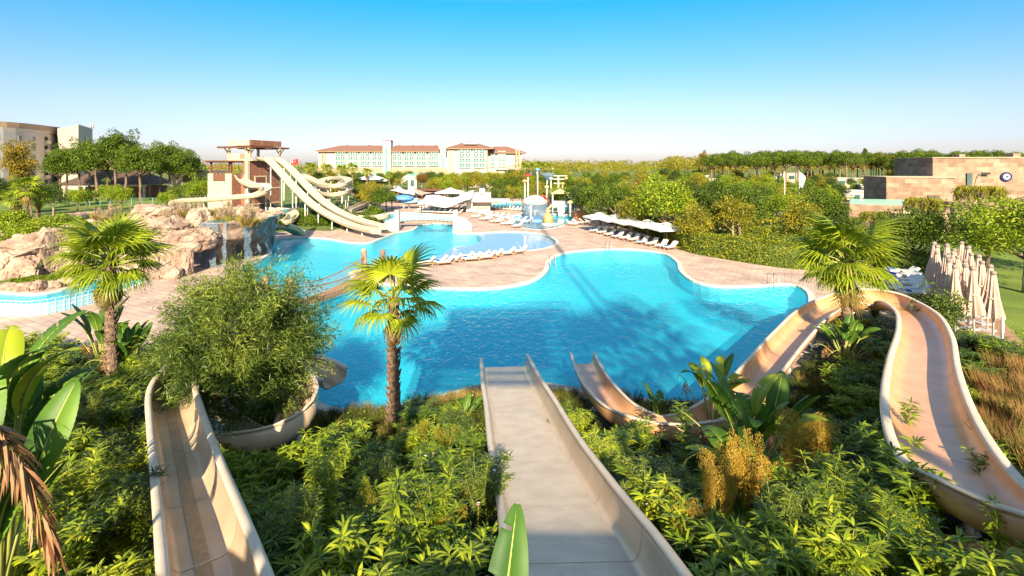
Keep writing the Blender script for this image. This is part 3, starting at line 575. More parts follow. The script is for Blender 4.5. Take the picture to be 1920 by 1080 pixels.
# ------------------------------------------------ pool bar, tensile canopies, sails
t = thing('pool_bar', 'white poolside bar with low pyramid roof, chimney and curved canopy', 'bar', gp(900, 398)); o = t.location
def pb(n, m, p0, p1, y0, y1, d0, dep):
    a = (p0 - 960) / F * d0 - o.x; c = (p1 - 960) / F * d0 - o.x; z0 = CH - (y1 - HY) / F * d0; z1 = CH - (y0 - HY) / F * d0; b = MB(); b.box((a + c) / 2, d0 - o.y + dep / 2, z0, c - a, dep, z1 - z0); return b.build(n, m, t)
pb('wall', 'white_wall', 878, 919, 378, 397, 110, 6); pb('wing_wall', 'white_paint', 874, 886, 374, 397, 108.5, 1.2); pb('chimney', 'white_paint', 899, 909, 353, 364, 112, 1.2)
pb('shelf', 'rubble', 893, 917, 389.5, 390.3, 109.8, .19); pb('upper_wall', 'white_wall', 862, 920, 362, 374, 114, 5)
x0, x1 = (862 - 960) / F * 110 - o.x, (928 - 960) / F * 110 - o.x; yy = 108 - o.y; zz = CH - (378 - HY) / F * 110; za = CH - (366 - HY) / F * 110
b = MB(); b.add([(x0, yy, zz), (x1, yy, zz), (x1, yy + 9, zz), (x0, yy + 9, zz), (x0 + 2.5, yy + 4.5, za), (x1 - 2.5, yy + 4.5, za)], [(0, 1, 5, 4), (1, 2, 5), (2, 3, 4, 5), (3, 0, 4), (3, 2, 1, 0)]); b.build('roof', 'white_paint', t)
pb('roof_edge', 'white_paint', 862, 956, 374.5, 377.5, 110, 5)
b = MB(); n = 18; vs = []
for k in range(n + 1):
    u = k / n; pxx = 782 + 100 * u; pyy = 384 + 3 * math.sin(u * 3.2) - 12 * max(0, u - .55) ** 1.5 * 2.6
    for j in range(7):
        D = 104 + 1.8 * j; p = pp(pxx, pyy, 104) - o; vs.append((p.x, D - o.y, p.z + .25 * math.sin(u * 9 + j) + .22 * j))
b.add(vs, [(k * 7 + j, k * 7 + j + 1, (k + 1) * 7 + j + 1, (k + 1) * 7 + j) for k in range(n) for j in range(6)]); o_ = b.build('canopy', 'canvas', t, True)
for p_ in (790, 812, 838, 846, 862): pb('post', 'wood', p_ - .7, p_ + .7, 386, 399, 106.5, .16)
t = thing('sail_shelter', 'pointed white shade sails on leaning masts above seating', 'shade sail', dp(775, 135)); o = t.location
def sail(pk, cs, m='canvas'):
    b = MB(); pk = pp(*pk) - o; cs = [pp(*c) - o for c in cs]; n = len(cs); K2 = 6; vs = [pk]
    for k in range(1, K2 + 1):
        for i in range(n):
            for j in range(4):
                a = cs[i].lerp(cs[(i + 1) % n], j / 4); mid = 1 - .25 * math.sin(math.pi * j / 4); r = k / K2; c = pk.lerp(a, r * mid if k == K2 else r * mid); c.z = pk.z + (a.z - pk.z) * (1 - (1 - r) ** 1.8); vs.append(c)
    M4 = 4 * n; fs = [(0, 1 + i, 1 + (i + 1) % M4) for i in range(M4)] + [(1 + k * M4 + i, 1 + k * M4 + (i + 1) % M4, 1 + (k + 1) * M4 + (i + 1) % M4, 1 + (k + 1) * M4 + i) for k in range(K2 - 1) for i in range(M4)]
    b.add(vs, fs); b.build('sail', m, t, True)
sail((748, 349, 135), [(730, 357, 128), (758, 363, 128), (770, 358, 142), (738, 354, 142)])
sail((772, 350, 132), [(752, 362, 126), (790, 368, 126), (808, 362, 140), (765, 355, 142)])
sail((775, 352, 128), [(776, 360, 124), (792, 367, 122), (812, 361, 134), (786, 356, 138)], 'canvas_pink')
for a, c in (((772, 350, 132), (775, 378, 132)), ((746, 349, 135), (747, 375, 135)), ((833, 356, 132), (835, 378, 132)), ((780, 368, 128), (786, 380, 126)), ((824, 366, 130), (829, 377, 128))):
    b = MB(); b.cyl(pp(*a) - o, pp(*c) - o, .22, .28, 8); b.build('mast', 'post_white', t, True)
b = MB(); b.cyl(pp(808, 362, 138) - o, pp(833, 357, 132) - o, .05, n=4); b.build('cable', 'steel', t)
t = thing('dining_shelter', 'low flat shelter with wooden tables under the white sails', 'shelter', dp(780, 145))
b = MB(); b.box(0, 2, 0, 15, .4, 2.8); b.build('back_wall', 'rubble', t); b = MB(); b.box(0, 0, 3.0, 16, 6, .25); b.build('roof', 'wood', t)
for k in range(4): b = MB(); b.box(-7 + 4.6 * k, -2.5, 0, .25, .25, 3); b.build('post', 'wood', t)

# ------------------------------------------------ stone villa on the right
t = thing('stone_villa', 'travertine clad flat roofed villa with stepped blocks and round blue eye disc', 'villa', dp(1764, 80), R(-15)); o = t.location
def vx(p, d0):      # photo column met with the villa's own turned wall plane
    k, y, sn, cs = (p - 960) / F, d0 - o.y, math.sin(R(15)), math.cos(R(15)); return (k * (o.y + cs * y) - o.x - sn * y) / (cs + sn * k)
def vb(n, m, p0, p1, y0, y1, d0, dep, par=None, z0=None):
    a, c = vx(p0, d0), vx(p1, d0); zb = CH - (y1 - HY) / F * d0 if z0 is None else z0; z1 = CH - (y0 - HY) / F * d0; b = MB(); b.box((a + c) / 2, d0 - o.y + dep / 2, zb, c - a, dep, z1 - zb); return b.build(n, m, par or t)
vb('front_block', 'travertine', 1662, 1792, 333, 0, 80, 9, z0=0); vb('upper_block', 'travertine', 1749, 2040, 296, 0, 87, 14, z0=0)
vb('side_wall', 'travertine', 1768, 1800, 380, 0, 76, 3.9, z0=0); vb('terrace_wall', 'travertine', 1592, 1697, 387, 0, 74, 5.9, z0=0); vb('terrace_end', 'render_cream', 1694, 1706, 385, 0, 73.8, .19, z0=0)
vb('glass_balustrade', 'glass_rail', 1594, 1700, 376, 387, 74.3, .06); vb('door_frame', 'wood', 1740, 1763, 366, 0, 79.85, .14, z0=1); f_ = vb('door', 'glass_dark', 1742, 1751, 369, 0, 79.7, .1, z0=1.1); vb('door', 'glass_dark', 1752.5, 1761, 369, 0, 79.7, .1, z0=1.1)
vb('window_frame', 'wood', 1812, 1823.5, 323.5, 360, 86.85, .14); vb('window', 'glass_dark', 1813.5, 1822, 325, 358, 86.7, .1)
vb('chimney', 'travertine', 1799, 1810, 290, 296, 90, 2); vb('chimney', 'travertine', 1900, 1914, 289, 296, 92, 2); vb('coping', 'render_cream', 1748, 2041, 295, 296.2, 86.8, 14.3)
vb('coping', 'render_cream', 1661, 1793, 332, 333.2, 79.8, 8)
vb('lower_window', 'wood', 1663, 1676, 409, 418, 73.9, .08)
e_ = pp(1887, 331, 84.5) - o; e_.x = vx(1887, 86.8); e_.y = 86.8 - o.y
for k, (r, m) in enumerate(((1.0, 'navy'), (.62, 'white_paint'), (.40, 'pale_blue'), (.2, 'black'))):
    if m == 'navy': mat('navy', (.01, .02, .12), .3)
    b = MB(); b.cyl((e_.x, e_.y + .1, e_.z), (e_.x, e_.y - .08 - .04 * k, e_.z), r * .75, n=28); dsk = b.build('eye_disc' if k == 0 else 'ring', m, t if k == 0 else dsk0)
    if k == 0: dsk0 = dsk
b = MB(); q_ = pp(1832, 345, 85) - o; q_.x = vx(1832, 86.5); q_.y = 86.5 - o.y; b.tube([(q_.x, q_.y, q_.z), (q_.x + .4, q_.y, q_.z + 1.6), (q_.x + 1, q_.y, q_.z + 1.8)], .06); b.build('lamp_arm', 'steel', t)
b = MB(); b.box(q_.x + 1.2, q_.y, q_.z + 1.6, 1.1, .3, .35); b.build('lamp_head', 'black', t)

# little white villas in the greenery
for i, (px_, py_, D, ww, hh) in enumerate(((1560, 372, 120, 5.5, 2.8), (1590, 366, 128, 5, 2.6), (1632, 355, 150, 7, 3.2), (1668, 361, 132, 4, 2.8), (1442, 384, 105, 4.5, 3.0), (1315, 336, 260, 6, 4), (1345, 342, 240, 8, 4), (1238, 342, 260, 9, 3.5), (1505, 352, 190, 9, 3.5), (1470, 330, 250, 12, 3), (1405, 348, 230, 8, 3.2), (1585, 340, 210, 10, 3))):
    z = CH - (py_ - HY) / F * D; t = thing('garden_villa', f'{["small white flat roofed villa", "low cream garden villa"][i % 2]}, {ORD[i]} of the twelve scattered in the right hand greenery', 'villa', dp(px_, D), R(-12), 'white villas in the greenery')
    b = MB(); b.box(0, 0, 0, ww, 5, z + hh * .4); b.build('wall', 'white_wall', t); b = MB(); b.box(0, 0, z + hh * .4, ww + .7, 5.6, .3); b.build('roof', 'white_paint', t)
    for s_ in (-1, 1): b = MB(); b.box(s_ * ww * .22, -2.52, z - hh * .5, ww * .22, .1, hh * .6); b.build('window', 'glass_dark', t)
t = thing('terrace_building', 'long low cream terrace wall in front of the hotel bushes', 'wall', dp(900, 230))
b = MB(); b.box(4, 0, 0, 18, 3, 4.6); b.build('wall', 'white_wall', t); b = MB(); b.box(4, 0, 4.6, 18.6, 3.4, .3); b.build('coping', 'white_paint', t)
# flags
def flagpole(px_, py0, py1, D, lab, cloth, wv, m):
    t = thing('flagpole', lab, 'flag', dp(px_, D)); z1 = CH - (py0 - HY) / F * D; b = MB(); b.cyl((0, 0, 0), (0, 0, z1), .10, .06, 8); b.build('pole', 'post_white', t, True)
    b = MB(); vs = []; n = 14
    for k in range(n + 1):
        for j in range(9):
            u, v = k / n, j / 8; vs.append((u * cloth[0] * (1 - wv * v), .22 * math.sin(u * 6 + v * 2) * u, z1 - .15 - v * cloth[1] - (u * u * cloth[2])))
    b.add(vs, [(k * 9 + j, k * 9 + j + 1, (k + 1) * 9 + j + 1, (k + 1) * 9 + j) for k in range(n) for j in range(8)]); fl = b.build('flag', m, t, True); return t, fl, z1
t, fl, z1 = flagpole(545, 299, 330, 200, 'red crescent flag on a pole beside the slide tower', (2.9, 2.0, -.5), 0, 'flag_red')
b = MB(); c = (1.15, -.5, z1 - .85); vs = []
for k in range(25): a = R(40 + 280 * k / 24); vs.append((c[0] + .55 * math.cos(a), c[1], c[2] + .55 * math.sin(a)))
for k in range(25): a = R(52 + 256 * (24 - k) / 24); vs.append((c[0] + .14 + .42 * math.cos(a), c[1], c[2] + .42 * math.sin(a)))
b.add(vs, [(k, k + 1, 48 - k, 49 - k) for k in range(24)]); b.build('crescent', 'white_paint', fl)
vs = [(1.95 + (.27 if k % 2 == 0 else .11) * math.cos(R(36 * k + 180)), -.5, z1 - .8 + (.27 if k % 2 == 0 else .11) * math.sin(R(36 * k + 180))) for k in range(10)]; b = MB(); b.add(vs, [tuple(range(10))]); b.build('star', 'white_paint', fl)
flagpole(1499, 322, 410, 95, 'pale flag hanging on a tall white pole in the garden', (1.1, 2.6, 1.0), .3, 'canvas'); flagpole(1471, 322, 418, 93, 'furled rust red flag on a tall pole in the garden', (.45, 3.4, .2), .2, 'orange_wood')

# ------------------------------------------------ splash park toys
def toy(name, lab, px_, py_, fn):
    t = thing(name, lab, 'water toy', gp(px_, py_)); fn(t); return t
def mk(t, n, m, f, sm=True): b = MB(); f(b); return b.build(n, m, t, sm)
def mushroom(t): mk(t, 'stem', 'white_paint', lambda b: b.cyl((0, 0, -.2), (0, 0, 3.0), .3, .2, 12)); mk(t, 'cap', 'white_paint', lambda b: b.lathe([(2.3, 2.6), (2.2, 3.2), (1.7, 3.8), (.9, 4.2), (.05, 4.35)], n=20)); mk(t, 'water_curtain', 'water_fall', lambda b: b.lathe([(2.3, -.1), (2.25, 1.5), (2.2, 2.6)], n=20))
toy('mushroom_fountain', 'white mushroom fountain spilling a curtain of water', 1003, 408, mushroom)
def flower(t, col='yellow_float', h=4.2):
    mk(t, 'stem', 'white_paint', lambda b: b.cyl((0, 0, -.2), (0, 0, h), .16, .13, 8)); mk(t, 'disc', 'orange_paint', lambda b: b.cyl((0, -.25, h + .1), (0, .1, h + .1), .35, n=12))
    for k in range(8): a = k * math.pi / 4; mk(t, 'petal', col, lambda b: b.lathe([(.05, -.1), (.3, -.05), (.3, .05), (.05, .1)], (.62 * math.cos(a), 0, h + .1 + .62 * math.sin(a)), 8))
toy('flower_spout', 'tall white post with yellow flower head at the right of the splash pool', 1079, 402, lambda t: flower(t, h=5.0)); toy('flower_spout', 'shorter post with yellow flower at the far right of the splash pool', 1071, 405, lambda t: flower(t, h=4.0))
def frame(t):
    for x, y in ((-1.6, -1.2), (1.6, -1.2), (-1.6, 1.2), (1.6, 1.2)): mk(t, 'post', 'white_paint', lambda b: b.cyl((x, y, -.2), (x, y, 4.2), .14, n=8))
    mk(t, 'platform', 'pale_blue', lambda b: b.box(0, 0, 1.5, 3.6, 2.8, .2), False); mk(t, 'panel', 'canvas', lambda b: b.box(0, -1.42, 1.75, 3.2, .1, 1.0), False); mk(t, 'chute', 'white_paint', lambda b: b.add([(-.7, -1.5, 1.6), (.7, -1.5, 1.6), (.7, -4, 0), (-.7, -4, 0), (-.7, -1.5, 1.45), (.7, -1.5, 1.45), (.7, -4, -.12), (-.7, -4, -.12)], [(0, 1, 2, 3), (7, 6, 5, 4), (0, 3, 7, 4), (1, 5, 6, 2)]), False)
    mk(t, 'roof', 'yellow_float', lambda b: b.add([(-1.9, -1.5, 4.2), (1.9, -1.5, 4.2), (1.9, 1.5, 4.2), (-1.9, 1.5, 4.2), (0, 0, 5.2)], [(0, 1, 4), (1, 2, 4), (2, 3, 4), (3, 0, 4), (3, 2, 1, 0)]), False)
toy('play_frame', 'white play frame with pale chute standing in the splash pool', 1050, 401, frame)
def bucket(t):
    mk(t, 'mast', 'white_paint', lambda b: b.cyl((0, 0, -.2), (0, 0, 7.6), .25, .18, 10))
    for z, l in ((7.4, 2.6), (6.6, 1.9), (5.6, 1.4)): mk(t, 'crossbar', 'white_paint', lambda b: b.box(0, 0, z, l * 1.6, .18, .18), False)
    for x in (-1.9, 1.9): mk(t, 'bucket', 'orange_paint', lambda b: b.lathe([(.2, 0), (.42, .7), (.38, .7), (.2, .1)], (x, 0, 6.5), 10))
toy('bucket_mast', 'tall white mast with crossbars and tipping buckets', 1047, 388, bucket)
def orange(t): mk(t, 'body', 'orange_paint', lambda b: b.lathe([(.7, 0), (1.0, .6), (.8, 1.3), (.35, 1.8), (.3, 2.4), (.05, 2.8)], n=10)); mk(t, 'nozzle', 'yellow_float', lambda b: b.tube([(0, 0, 2.4), (.6, 0, 3.1), (1.3, 0, 2.7)], .2)); mk(t, 'base', 'white_paint', lambda b: b.cyl((0, 0, -.2), (0, 0, .1), 1.2, n=12))
toy('water_gun', 'orange and yellow squirting figure post in the splash pool', 1027, 419, orange)
def arch(t, m='pale_blue'): mk(t, 'hoop', m, lambda b: b.tube([(-1.4 * math.cos(k * math.pi / 12), 0, 3.4 * math.sin(k * math.pi / 12)) for k in range(13)], .16, 8)); [mk(t, 'footing', 'white_paint', lambda b: b.cyl((x, 0, -.2), (x, 0, .25), .3, n=10)) for x in (-1.4, 1.4)]
toy('spray_arch', 'red and white spray hoop near the middle of the splash pool', 1018, 396, lambda t: arch(t, 'red_paint')); toy('spray_arch', 'blue spray hoop at the right of the splash pool', 1063, 396, arch)
for i, (px_, py_, h, m, d_) in enumerate(((984, 402, 6.4, 'orange_paint', 'orange topped'), (990, 398, 7.5, 'red_paint', 'red topped'), (1008, 393, 8.6, 'blue_paint', 'tallest blue topped'), (1025, 394, 4.8, 'yellow_float', 'short yellow topped'), (1033, 390, 6.5, 'pale_blue', 'pale blue topped'), (1055, 388, 5.2, 'orange_paint', 'orange capped back'), (995, 419, 3.2, 'pale_blue', 'low pale blue topped front'), (1069, 409, 2.6, 'yellow_float', 'low yellow topped'))):
    t = toy('spray_post', f'{d_} white spray post in the splash park', px_, py_, lambda t: (mk(t, 'post', 'white_paint', lambda b: b.cyl((0, 0, -.2), (0, 0, h), .17, .13, 8)), mk(t, 'nozzle_head', m, lambda b: b.lathe([(.1, h), (.55, h + .3), (.5, h + .55), (.05, h + .75)], n=10)))); t['group'] = 'spray posts of the splash park'
def palmtoy(t): mk(t, 'stem', 'white_paint', lambda b: b.cyl((0, 0, -.2), (0, 0, 6.6), .2, .15, 8)); mk(t, 'spray_cone', 'water_fall', lambda b: b.lathe([(.15, 6.4), (1.0, 7.4), (2.2, 8.2)], n=16))
toy('fountain_mast', 'white mast spraying an upward cone of water', 1026, 388, palmtoy)
t = thing('pool_island', 'round blue padded island under the mushroom fountain', 'water toy', gp(1004, 411)); mk(t, 'pad', 'blue_paint', lambda b: b.cyl((0, 0, -.2), (0, 0, .25), 3.4, 3.2, 28), False)
t = thing('wood_planter', 'square brown timber planter box beside the parasols', 'planter', gp(1087, 413)); mk(t, 'box', 'orange_wood', lambda b: b.box(0, 0, 0, 2.4, 2, 1.5), False); mk(t, 'rim', 'wood_pale', lambda b: b.box(0, 0, 1.5, 2.6, 2.2, .12), False)
t = thing('blue_float', 'blue and white round canopy raft beside the sail shelter', 'canopy', gp(757, 392)); mk(t, 'post', 'post_white', lambda b: b.cyl((0, 0, 0), (0, 0, 2.4), .15, n=8)); mk(t, 'top', 'blue_paint', lambda b: b.lathe([(2.4, 2.2), (2.0, 2.9), (1.0, 3.2), (.05, 3.3)], n=20)); 
t = thing('white_float', 'pale round canopy beside the blue canopy', 'canopy', gp(767, 391)); mk(t, 'post', 'post_white', lambda b: b.cyl((0, 0, 0), (0, 0, 1.6), .15, n=8)); mk(t, 'top', 'pale_blue', lambda b: b.lathe([(2.6, 1.5), (2.2, 2.2), (1.0, 2.5), (.05, 2.6)], n=20))

# ------------------------------------------------ loungers, parasols, rails
def lounger(label, ang=0, towel=None, frame='wood_pale', cloth='fabric_white', group=None):
    t = thing('sun_lounger', label, 'sun lounger', (0, 0, 0), ang, group)
    b = MB(); b.box(0, .32, .26, 1.95, .06, .08); b.box(0, -.32, .26, 1.95, .06, .08)
    for k in range(8): b.box(-.9 + .19 * k, 0, .34, .12, .64, .03)
    b.build('frame', frame, t)
    for x in (-.8, .62):
        for y in (-.3, .3): mk(t, 'leg', frame, lambda b: b.box(x, y, 0, .07, .07, .27), False)
    mk(t, 'mattress', cloth, lambda b: b.box(-.32, 0, .37, 1.3, .66, .11), False)
    M = Matrix.Rotation(R(-42), 3, 'Y'); b = MB(); c = Vector((.33, 0, .42)); b.box(c.x + .36 * math.cos(R(42)), 0, c.z + .36 * math.sin(R(42)) - .05, .8, .66, .11, rot=M); b.build('backrest', cloth, t)
    if towel: mk(t, 'towel', towel, lambda b: b.box(-.75, 0, .482, .34, .6, .09), False)
    return t
base = {}
def place(kind, loc, ang, label, group, **kw):
    if kind not in base: base[kind] = lounger(label, ang, group=group, **kw); r = base[kind]; r.location = loc; return r
    return dup(base[kind], loc, ang, None, label, group)
row = [(798, 499), (822, 496), (849, 493), (872, 489.5), (903, 486), (927, 483), (951, 479.5), (973, 476), (835, 497), (886, 490), (914, 487)]
for i, (a, c) in enumerate(sorted(row)): place(['white', 'blue', 'orange'][(i * 2) % 3], gp(a, c), R(20 + random.uniform(-6, 6)), f'{ORD[i]} white sun lounger from the left on the strip between the two pools', 'loungers between the pools', **({}, {'towel': 'blue_towel'}, {'frame': 'orange_wood', 'towel': 'yellow_float'})[(i * 2) % 3])
for i in range(8):
    a, c = 893 + i * 10.6 + (i % 2) * 3, 409 + i * 2.3 + (i % 2) * 2; place('white', gp(a, c), R(25 + random.uniform(-6, 6)), f'{ORD[i]} lounger from the left in the diagonal row right of the bridge', 'front row right of the bridge')
for i in range(9):
    a, c = 905 + i * 10.5, 403 + i * 1.9; place('blue', gp(a, c), R(25 + random.uniform(-6, 6)), f'{ORD[i]} lounger with blue towel in the rear row right of the bridge', 'rear row right of the bridge')
for r in range(3):
    for i in range(8):
        a, c = 790 + i * 10.5 + r * 4 - 4, 399 - r * 4.2 + i * .4; place('white', gp(a, c), R(20 + random.uniform(-8, 8)), f'{ORD[i]} lounger from the left in the {["front", "middle", "back"][r]} row by the bar canopy', 'loungers by the bar canopy')
for i in range(10): a, c = 921 + i * 7.2, 392.5 + i * .45; place('orange', gp(a, c), R(20), f'{ORD[i]} brown framed lounger from the left behind the bar wall', 'loungers behind the bar')
for i, (a, c) in enumerate(((1117, 436), (1130, 439), (1144, 443), (1159, 447), (1174, 450), (1189, 453), (1206, 457.5), (1223, 461), (1241, 465), (1258, 468))):
    place('blue' if i % 3 == 0 else 'white', gp(a, c), R(35 + random.uniform(-6, 6)), f'{ORD[i]} lounger from the left under the row of white parasols', 'loungers under the parasols')
for i, (a, c) in enumerate(((1072, 423), (1084, 421), (1096, 420), (1104, 418))): place('white', gp(a, c), R(160), f'{ORD[i]} lounger from the left beside the timber planter', 'loungers beside the planter')
for i, (a, c) in enumerate(((1690, 517), (1693, 526), (1697, 536), (1700, 543), (1706, 553), (1722, 560))): place('blue', gp(a, c), R(-4), f'{ORD[i]} white lounger with blue roll from the back behind the right palm', 'loungers behind the right palm').scale = (1.25,) * 3
st0 = thing('side_table', 'x', 'side table'); mk(st0, 'top', 'orange_wood', lambda b: b.box(0, 0, .38, .5, .5, .05), False)
for x in (-.2, .2):
    for y in (-.2, .2): mk(st0, 'leg', 'orange_wood', lambda b: b.box(x, y, 0, .06, .06, .38), False)
for i, (a, c) in enumerate(((1137, 442), (1152, 446), (1167, 450), (1182, 453), (1214, 461), (1249, 468))):
    if i == 0: st0.location = gp(a, c); st0['label'] = 'first small orange table from the left among the parasol loungers'; st0['group'] = 'orange side tables'
    else: dup(st0, gp(a, c), .3 * i, None, f'{ORD[i]} small orange table from the left among the parasol loungers', 'orange side tables')
# open parasols
pr = thing('parasol', 'x', 'parasol'); b = MB(); W_ = 1.95
for k, (zb, r, zt, rt) in enumerate(((2.25, W_, 2.72, .42),)):
    vs = [(-r, -r, zb), (r, -r, zb), (r, r, zb), (-r, r, zb), (-rt, -rt, zt), (rt, -rt, zt), (rt, rt, zt), (-rt, rt, zt)]; b.add(vs + [(x, y, z - .16) for x, y, z in vs[:4]], [(0, 1, 5, 4), (1, 2, 6, 5), (2, 3, 7, 6), (3, 0, 4, 7), (0, 8, 9, 1), (1, 9, 10, 2), (2, 10, 11, 3), (3, 11, 8, 0)])
b.build('canopy', 'canvas', pr); b = MB(); b.add([(-.6, -.6, 2.78), (.6, -.6, 2.78), (.6, .6, 2.78), (-.6, .6, 2.78), (0, 0, 2.98)], [(0, 1, 4), (1, 2, 4), (2, 3, 4), (3, 0, 4)]); b.build('vent', 'canvas', pr)
mk(pr, 'pole', 'wood_pale', lambda b: b.cyl((0, 0, 0), (0, 0, 2.85), .05, n=8)); mk(pr, 'base', 'grey_wall', lambda b: b.box(0, 0, 0, .8, .8, .12), False)
for k in range(4): a = k * math.pi / 2 + math.pi / 4; mk(pr, 'rib', 'wood_pale', lambda b: b.cyl((0, 0, 2.66), (W_ * 1.38 * math.cos(a), W_ * 1.38 * math.sin(a), 2.22), .025, n=4))
for i, (a, c) in enumerate(((1124, 435), (1152, 440.5), (1181, 447), (1215, 454), (1250, 462))):
    lb = f'{ORD[i]} of five square white parasols from the left, open over loungers'
    if i == 0: pr.location = gp(a, c); pr.rotation_euler.z = R(12); pr['label'] = lb; pr['group'] = 'open white parasols'
    else: dup(pr, gp(a, c), R(12), None, lb)
# far parasols by the hotel pool and one by the bar
for i, (a, D, rz, zz) in enumerate(((700, 190, 0, 1.7), (712, 195, 20, 1.4), (690, 200, 10, 1.6), (844, 128, 0, 1.1))): dup(pr, dp(a, D), rz, (1.7, 1.7, zz * 1.35), f'{ORD[i]} distant white parasol beyond the slide tower' if i < 3 else 'white parasol behind the bar canopy roof', 'distant parasols')
# closed parasols
cp_ = thing('closed_parasol', 'x', 'parasol'); n = 20
b = MB(); prof = [(.10, 3.92), (.13, 3.7), (.17, 3.2), (.24, 2.5), (.34, 1.9), (.42, 1.35)]; vs = []
for j, (r, z) in enumerate(prof):
    for k in range(n): a = 2 * math.pi * k / n; rr = r * (1 + (.32 if k % 2 else -.2) * (j + 1) / 6 + .1 * math.sin(3 * a + j)); vs.append((rr * math.cos(a), rr * math.sin(a), z - (.09 * (k % 2) if j == 5 else 0)))
b.add(vs, [(j * n + k, j * n + (k + 1) % n, (j + 1) * n + (k + 1) % n, (j + 1) * n + k) for j in range(5) for k in range(n)] + [tuple(range(n))]); b.build('folded_canopy', 'canvas_pink', cp_)
mk(cp_, 'top_cap', 'canvas_grey', lambda b: b.lathe([(.13, 3.88), (.15, 3.93), (.14, 4.06), (.06, 4.1)], n=10)); mk(cp_, 'pole', 'post_white', lambda b: b.cyl((0, 0, 0), (0, 0, 3.9), .05, n=8)); mk(cp_, 'tie', 'canvas_pink', lambda b: b.lathe([(.27, 2.4), (.285, 2.46), (.27, 2.52)], n=14)); mk(cp_, 'base', 'grey_wall', lambda b: b.box(0, 0, 0, .7, .7, .1), False)
A0, A1 = Vector((26.7, 29.6, .1)), Vector((33.2, 39.2, .1)); sd = Vector((.78, -.3, 0)); k_ = 0
for c in range(3):
    for r in range(8):
        loc = A0.lerp(A1, r / 7) + sd * (c - 1) * 1.05; lb = f'{ORD[r]} folded blush parasol from the front in the {["left", "middle", "right"][c]} file'
        if k_ == 0: cp_.location = loc; cp_['label'] = lb; cp_['group'] = 'folded parasols stored on the timber platform'
        else: dup(cp_, loc, random.random() * 6, (random.uniform(.95, 1.1),) * 2 + (random.uniform(.95, 1.03),), lb).rotation_euler = (R(random.uniform(-2.5, 2.5)), R(random.uniform(-2.5, 2.5)), random.random() * 6)
        k_ += 1
t = thing('timber_platform', 'low reddish timber platform under the folded parasols', 'platform', A0); b = MB(); d = (A1 - A0); 
for k in range(60): p = d * (k / 59 * 1.12 - .05); b.box(p.x, p.y, -.12, 4.2, .2, .12, math.atan2(sd.y, sd.x) + .02)
b.build('boards', 'wood_pale', t)
def handrail(a, c, lab, h=.9):
    t = thing('pool_handrail', lab, 'handrail', gp(a, c))
    for x in (-.25, .25): mk(t, 'rail', 'steel', lambda b: b.tube([(x, .5, 0), (x, .5, h), (x, .2, h + .12), (x, -.3, h), (x, -.5, -.3)], .03, 6))
handrail(1141, 469, 'steel handrails at the far edge of the main pool'); handrail(1036, 500, 'steel handrails at the left bulge of the main pool'); handrail(1450, 536, 'steel handrails at the right corner of the main pool')
t = thing('lamp_post', 'thin grey post standing by the shallow pool edge', 'post', gp(985, 476)); mk(t, 'pole', 'post_white', lambda b: b.cyl((0, 0, 0), (0, 0, 1.9), .05, n=8)); mk(t, 'head', 'post_white', lambda b: b.cyl((0, 0, 1.85), (0, 0, 2.05), .1, n=10))
t = thing('leaning_pole', 'thin dark pole leaning beside the shallow pool', 'pole', gp(986, 479)); mk(t, 'pole', 'steel', lambda b: b.cyl((0, 0, 0), (-.95, .2, 1.4), .03, n=6)); mk(t, 'hook', 'steel', lambda b: b.cyl((-.95, .2, 1.4), (-1.1, .2, 1.42), .05, n=6))
t = thing('marker_post', 'slim white post standing on the right hand lawn', 'post', dp(1879, 28.5)); mk(t, 'post', 'post_white', lambda b: b.box(0, 0, 0, .08, .08, 1.55), False); mk(t, 'plate', 'post_white', lambda b: b.box(0, -.05, .7, .14, .02, .8), False)
t = thing('rescue_stand', 'red life ring stand beside the folded parasols', 'stand', dp(1741, 41)); mk(t, 'post', 'red_paint', lambda b: b.box(0, 0, 0, .15, .15, 1.9), False); mk(t, 'float', 'red_paint', lambda b: b.box(0, -.15, .8, .3, .14, .9), False); mk(t, 'foot', 'white_paint', lambda b: b.box(0, 0, 0, .8, .3, .1), False)
t = thing('poolside_fence', 'low timber picket fence under the drop slides', 'fence', gp(640, 426)); A = gp(585, 420) - t.location; B_ = gp(700, 424) - t.location; b = MB()
for k in range(44): p = A.lerp(B_, k / 43); b.box(p.x, p.y, 0, .08, .08, 1.3)
for z in (.4, 1.15): b.cyl(A + Vector((0, 0, z)), B_ + Vector((0, 0, z)), .05, n=4)
b.build('pickets', 'wood_pale', t)
t = thing('mesh_fence', 'green mesh fence on thin posts along the left lawn', 'fence', gp(250, 384)); b = MB(); A = gp(90, 386) - t.location; B_ = gp(345, 386) - t.location
for k in range(14): p = A.lerp(B_, k / 13); b.box(p.x, p.y, 0, .12, .12, 2.0)
b.cyl(A + Vector((0, 0, 1.9)), B_ + Vector((0, 0, 1.9)), .04, n=4); b.cyl(A + Vector((0, 0, 1.0)), B_ + Vector((0, 0, 1.0)), .03, n=4); b.build('posts', 'glass_green', t)
# lagoon railing
t = thing('lagoon_railing', 'white lattice railing along the blue lagoon wall', 'railing', gp(60, 588)); rl = [gp(*p) - t.location for p in ((-60, 592), (0, 592), (60, 593), (120, 583), (190, 565))]; rl = catmull(rl, .35); b = MB()
for p in rl: b.cyl(p, p + Vector((0, 0, 1.0)), .015, n=4, cap=False)
for z in (.1, .4, .7, 1.0): b.tube([p + Vector((0, 0, z)) for p in rl], .018, 4)
b.build('lattice', 'post_white', t); b = MB(); vs, fs = sweep([p + Vector((0, .15, 0)) for p in rl], [(-.02, 0), (.02, 0), (.02, .8), (-.02, .8)]); b.add(vs, fs); b.build('tile_panel', 'pool_tile', t)

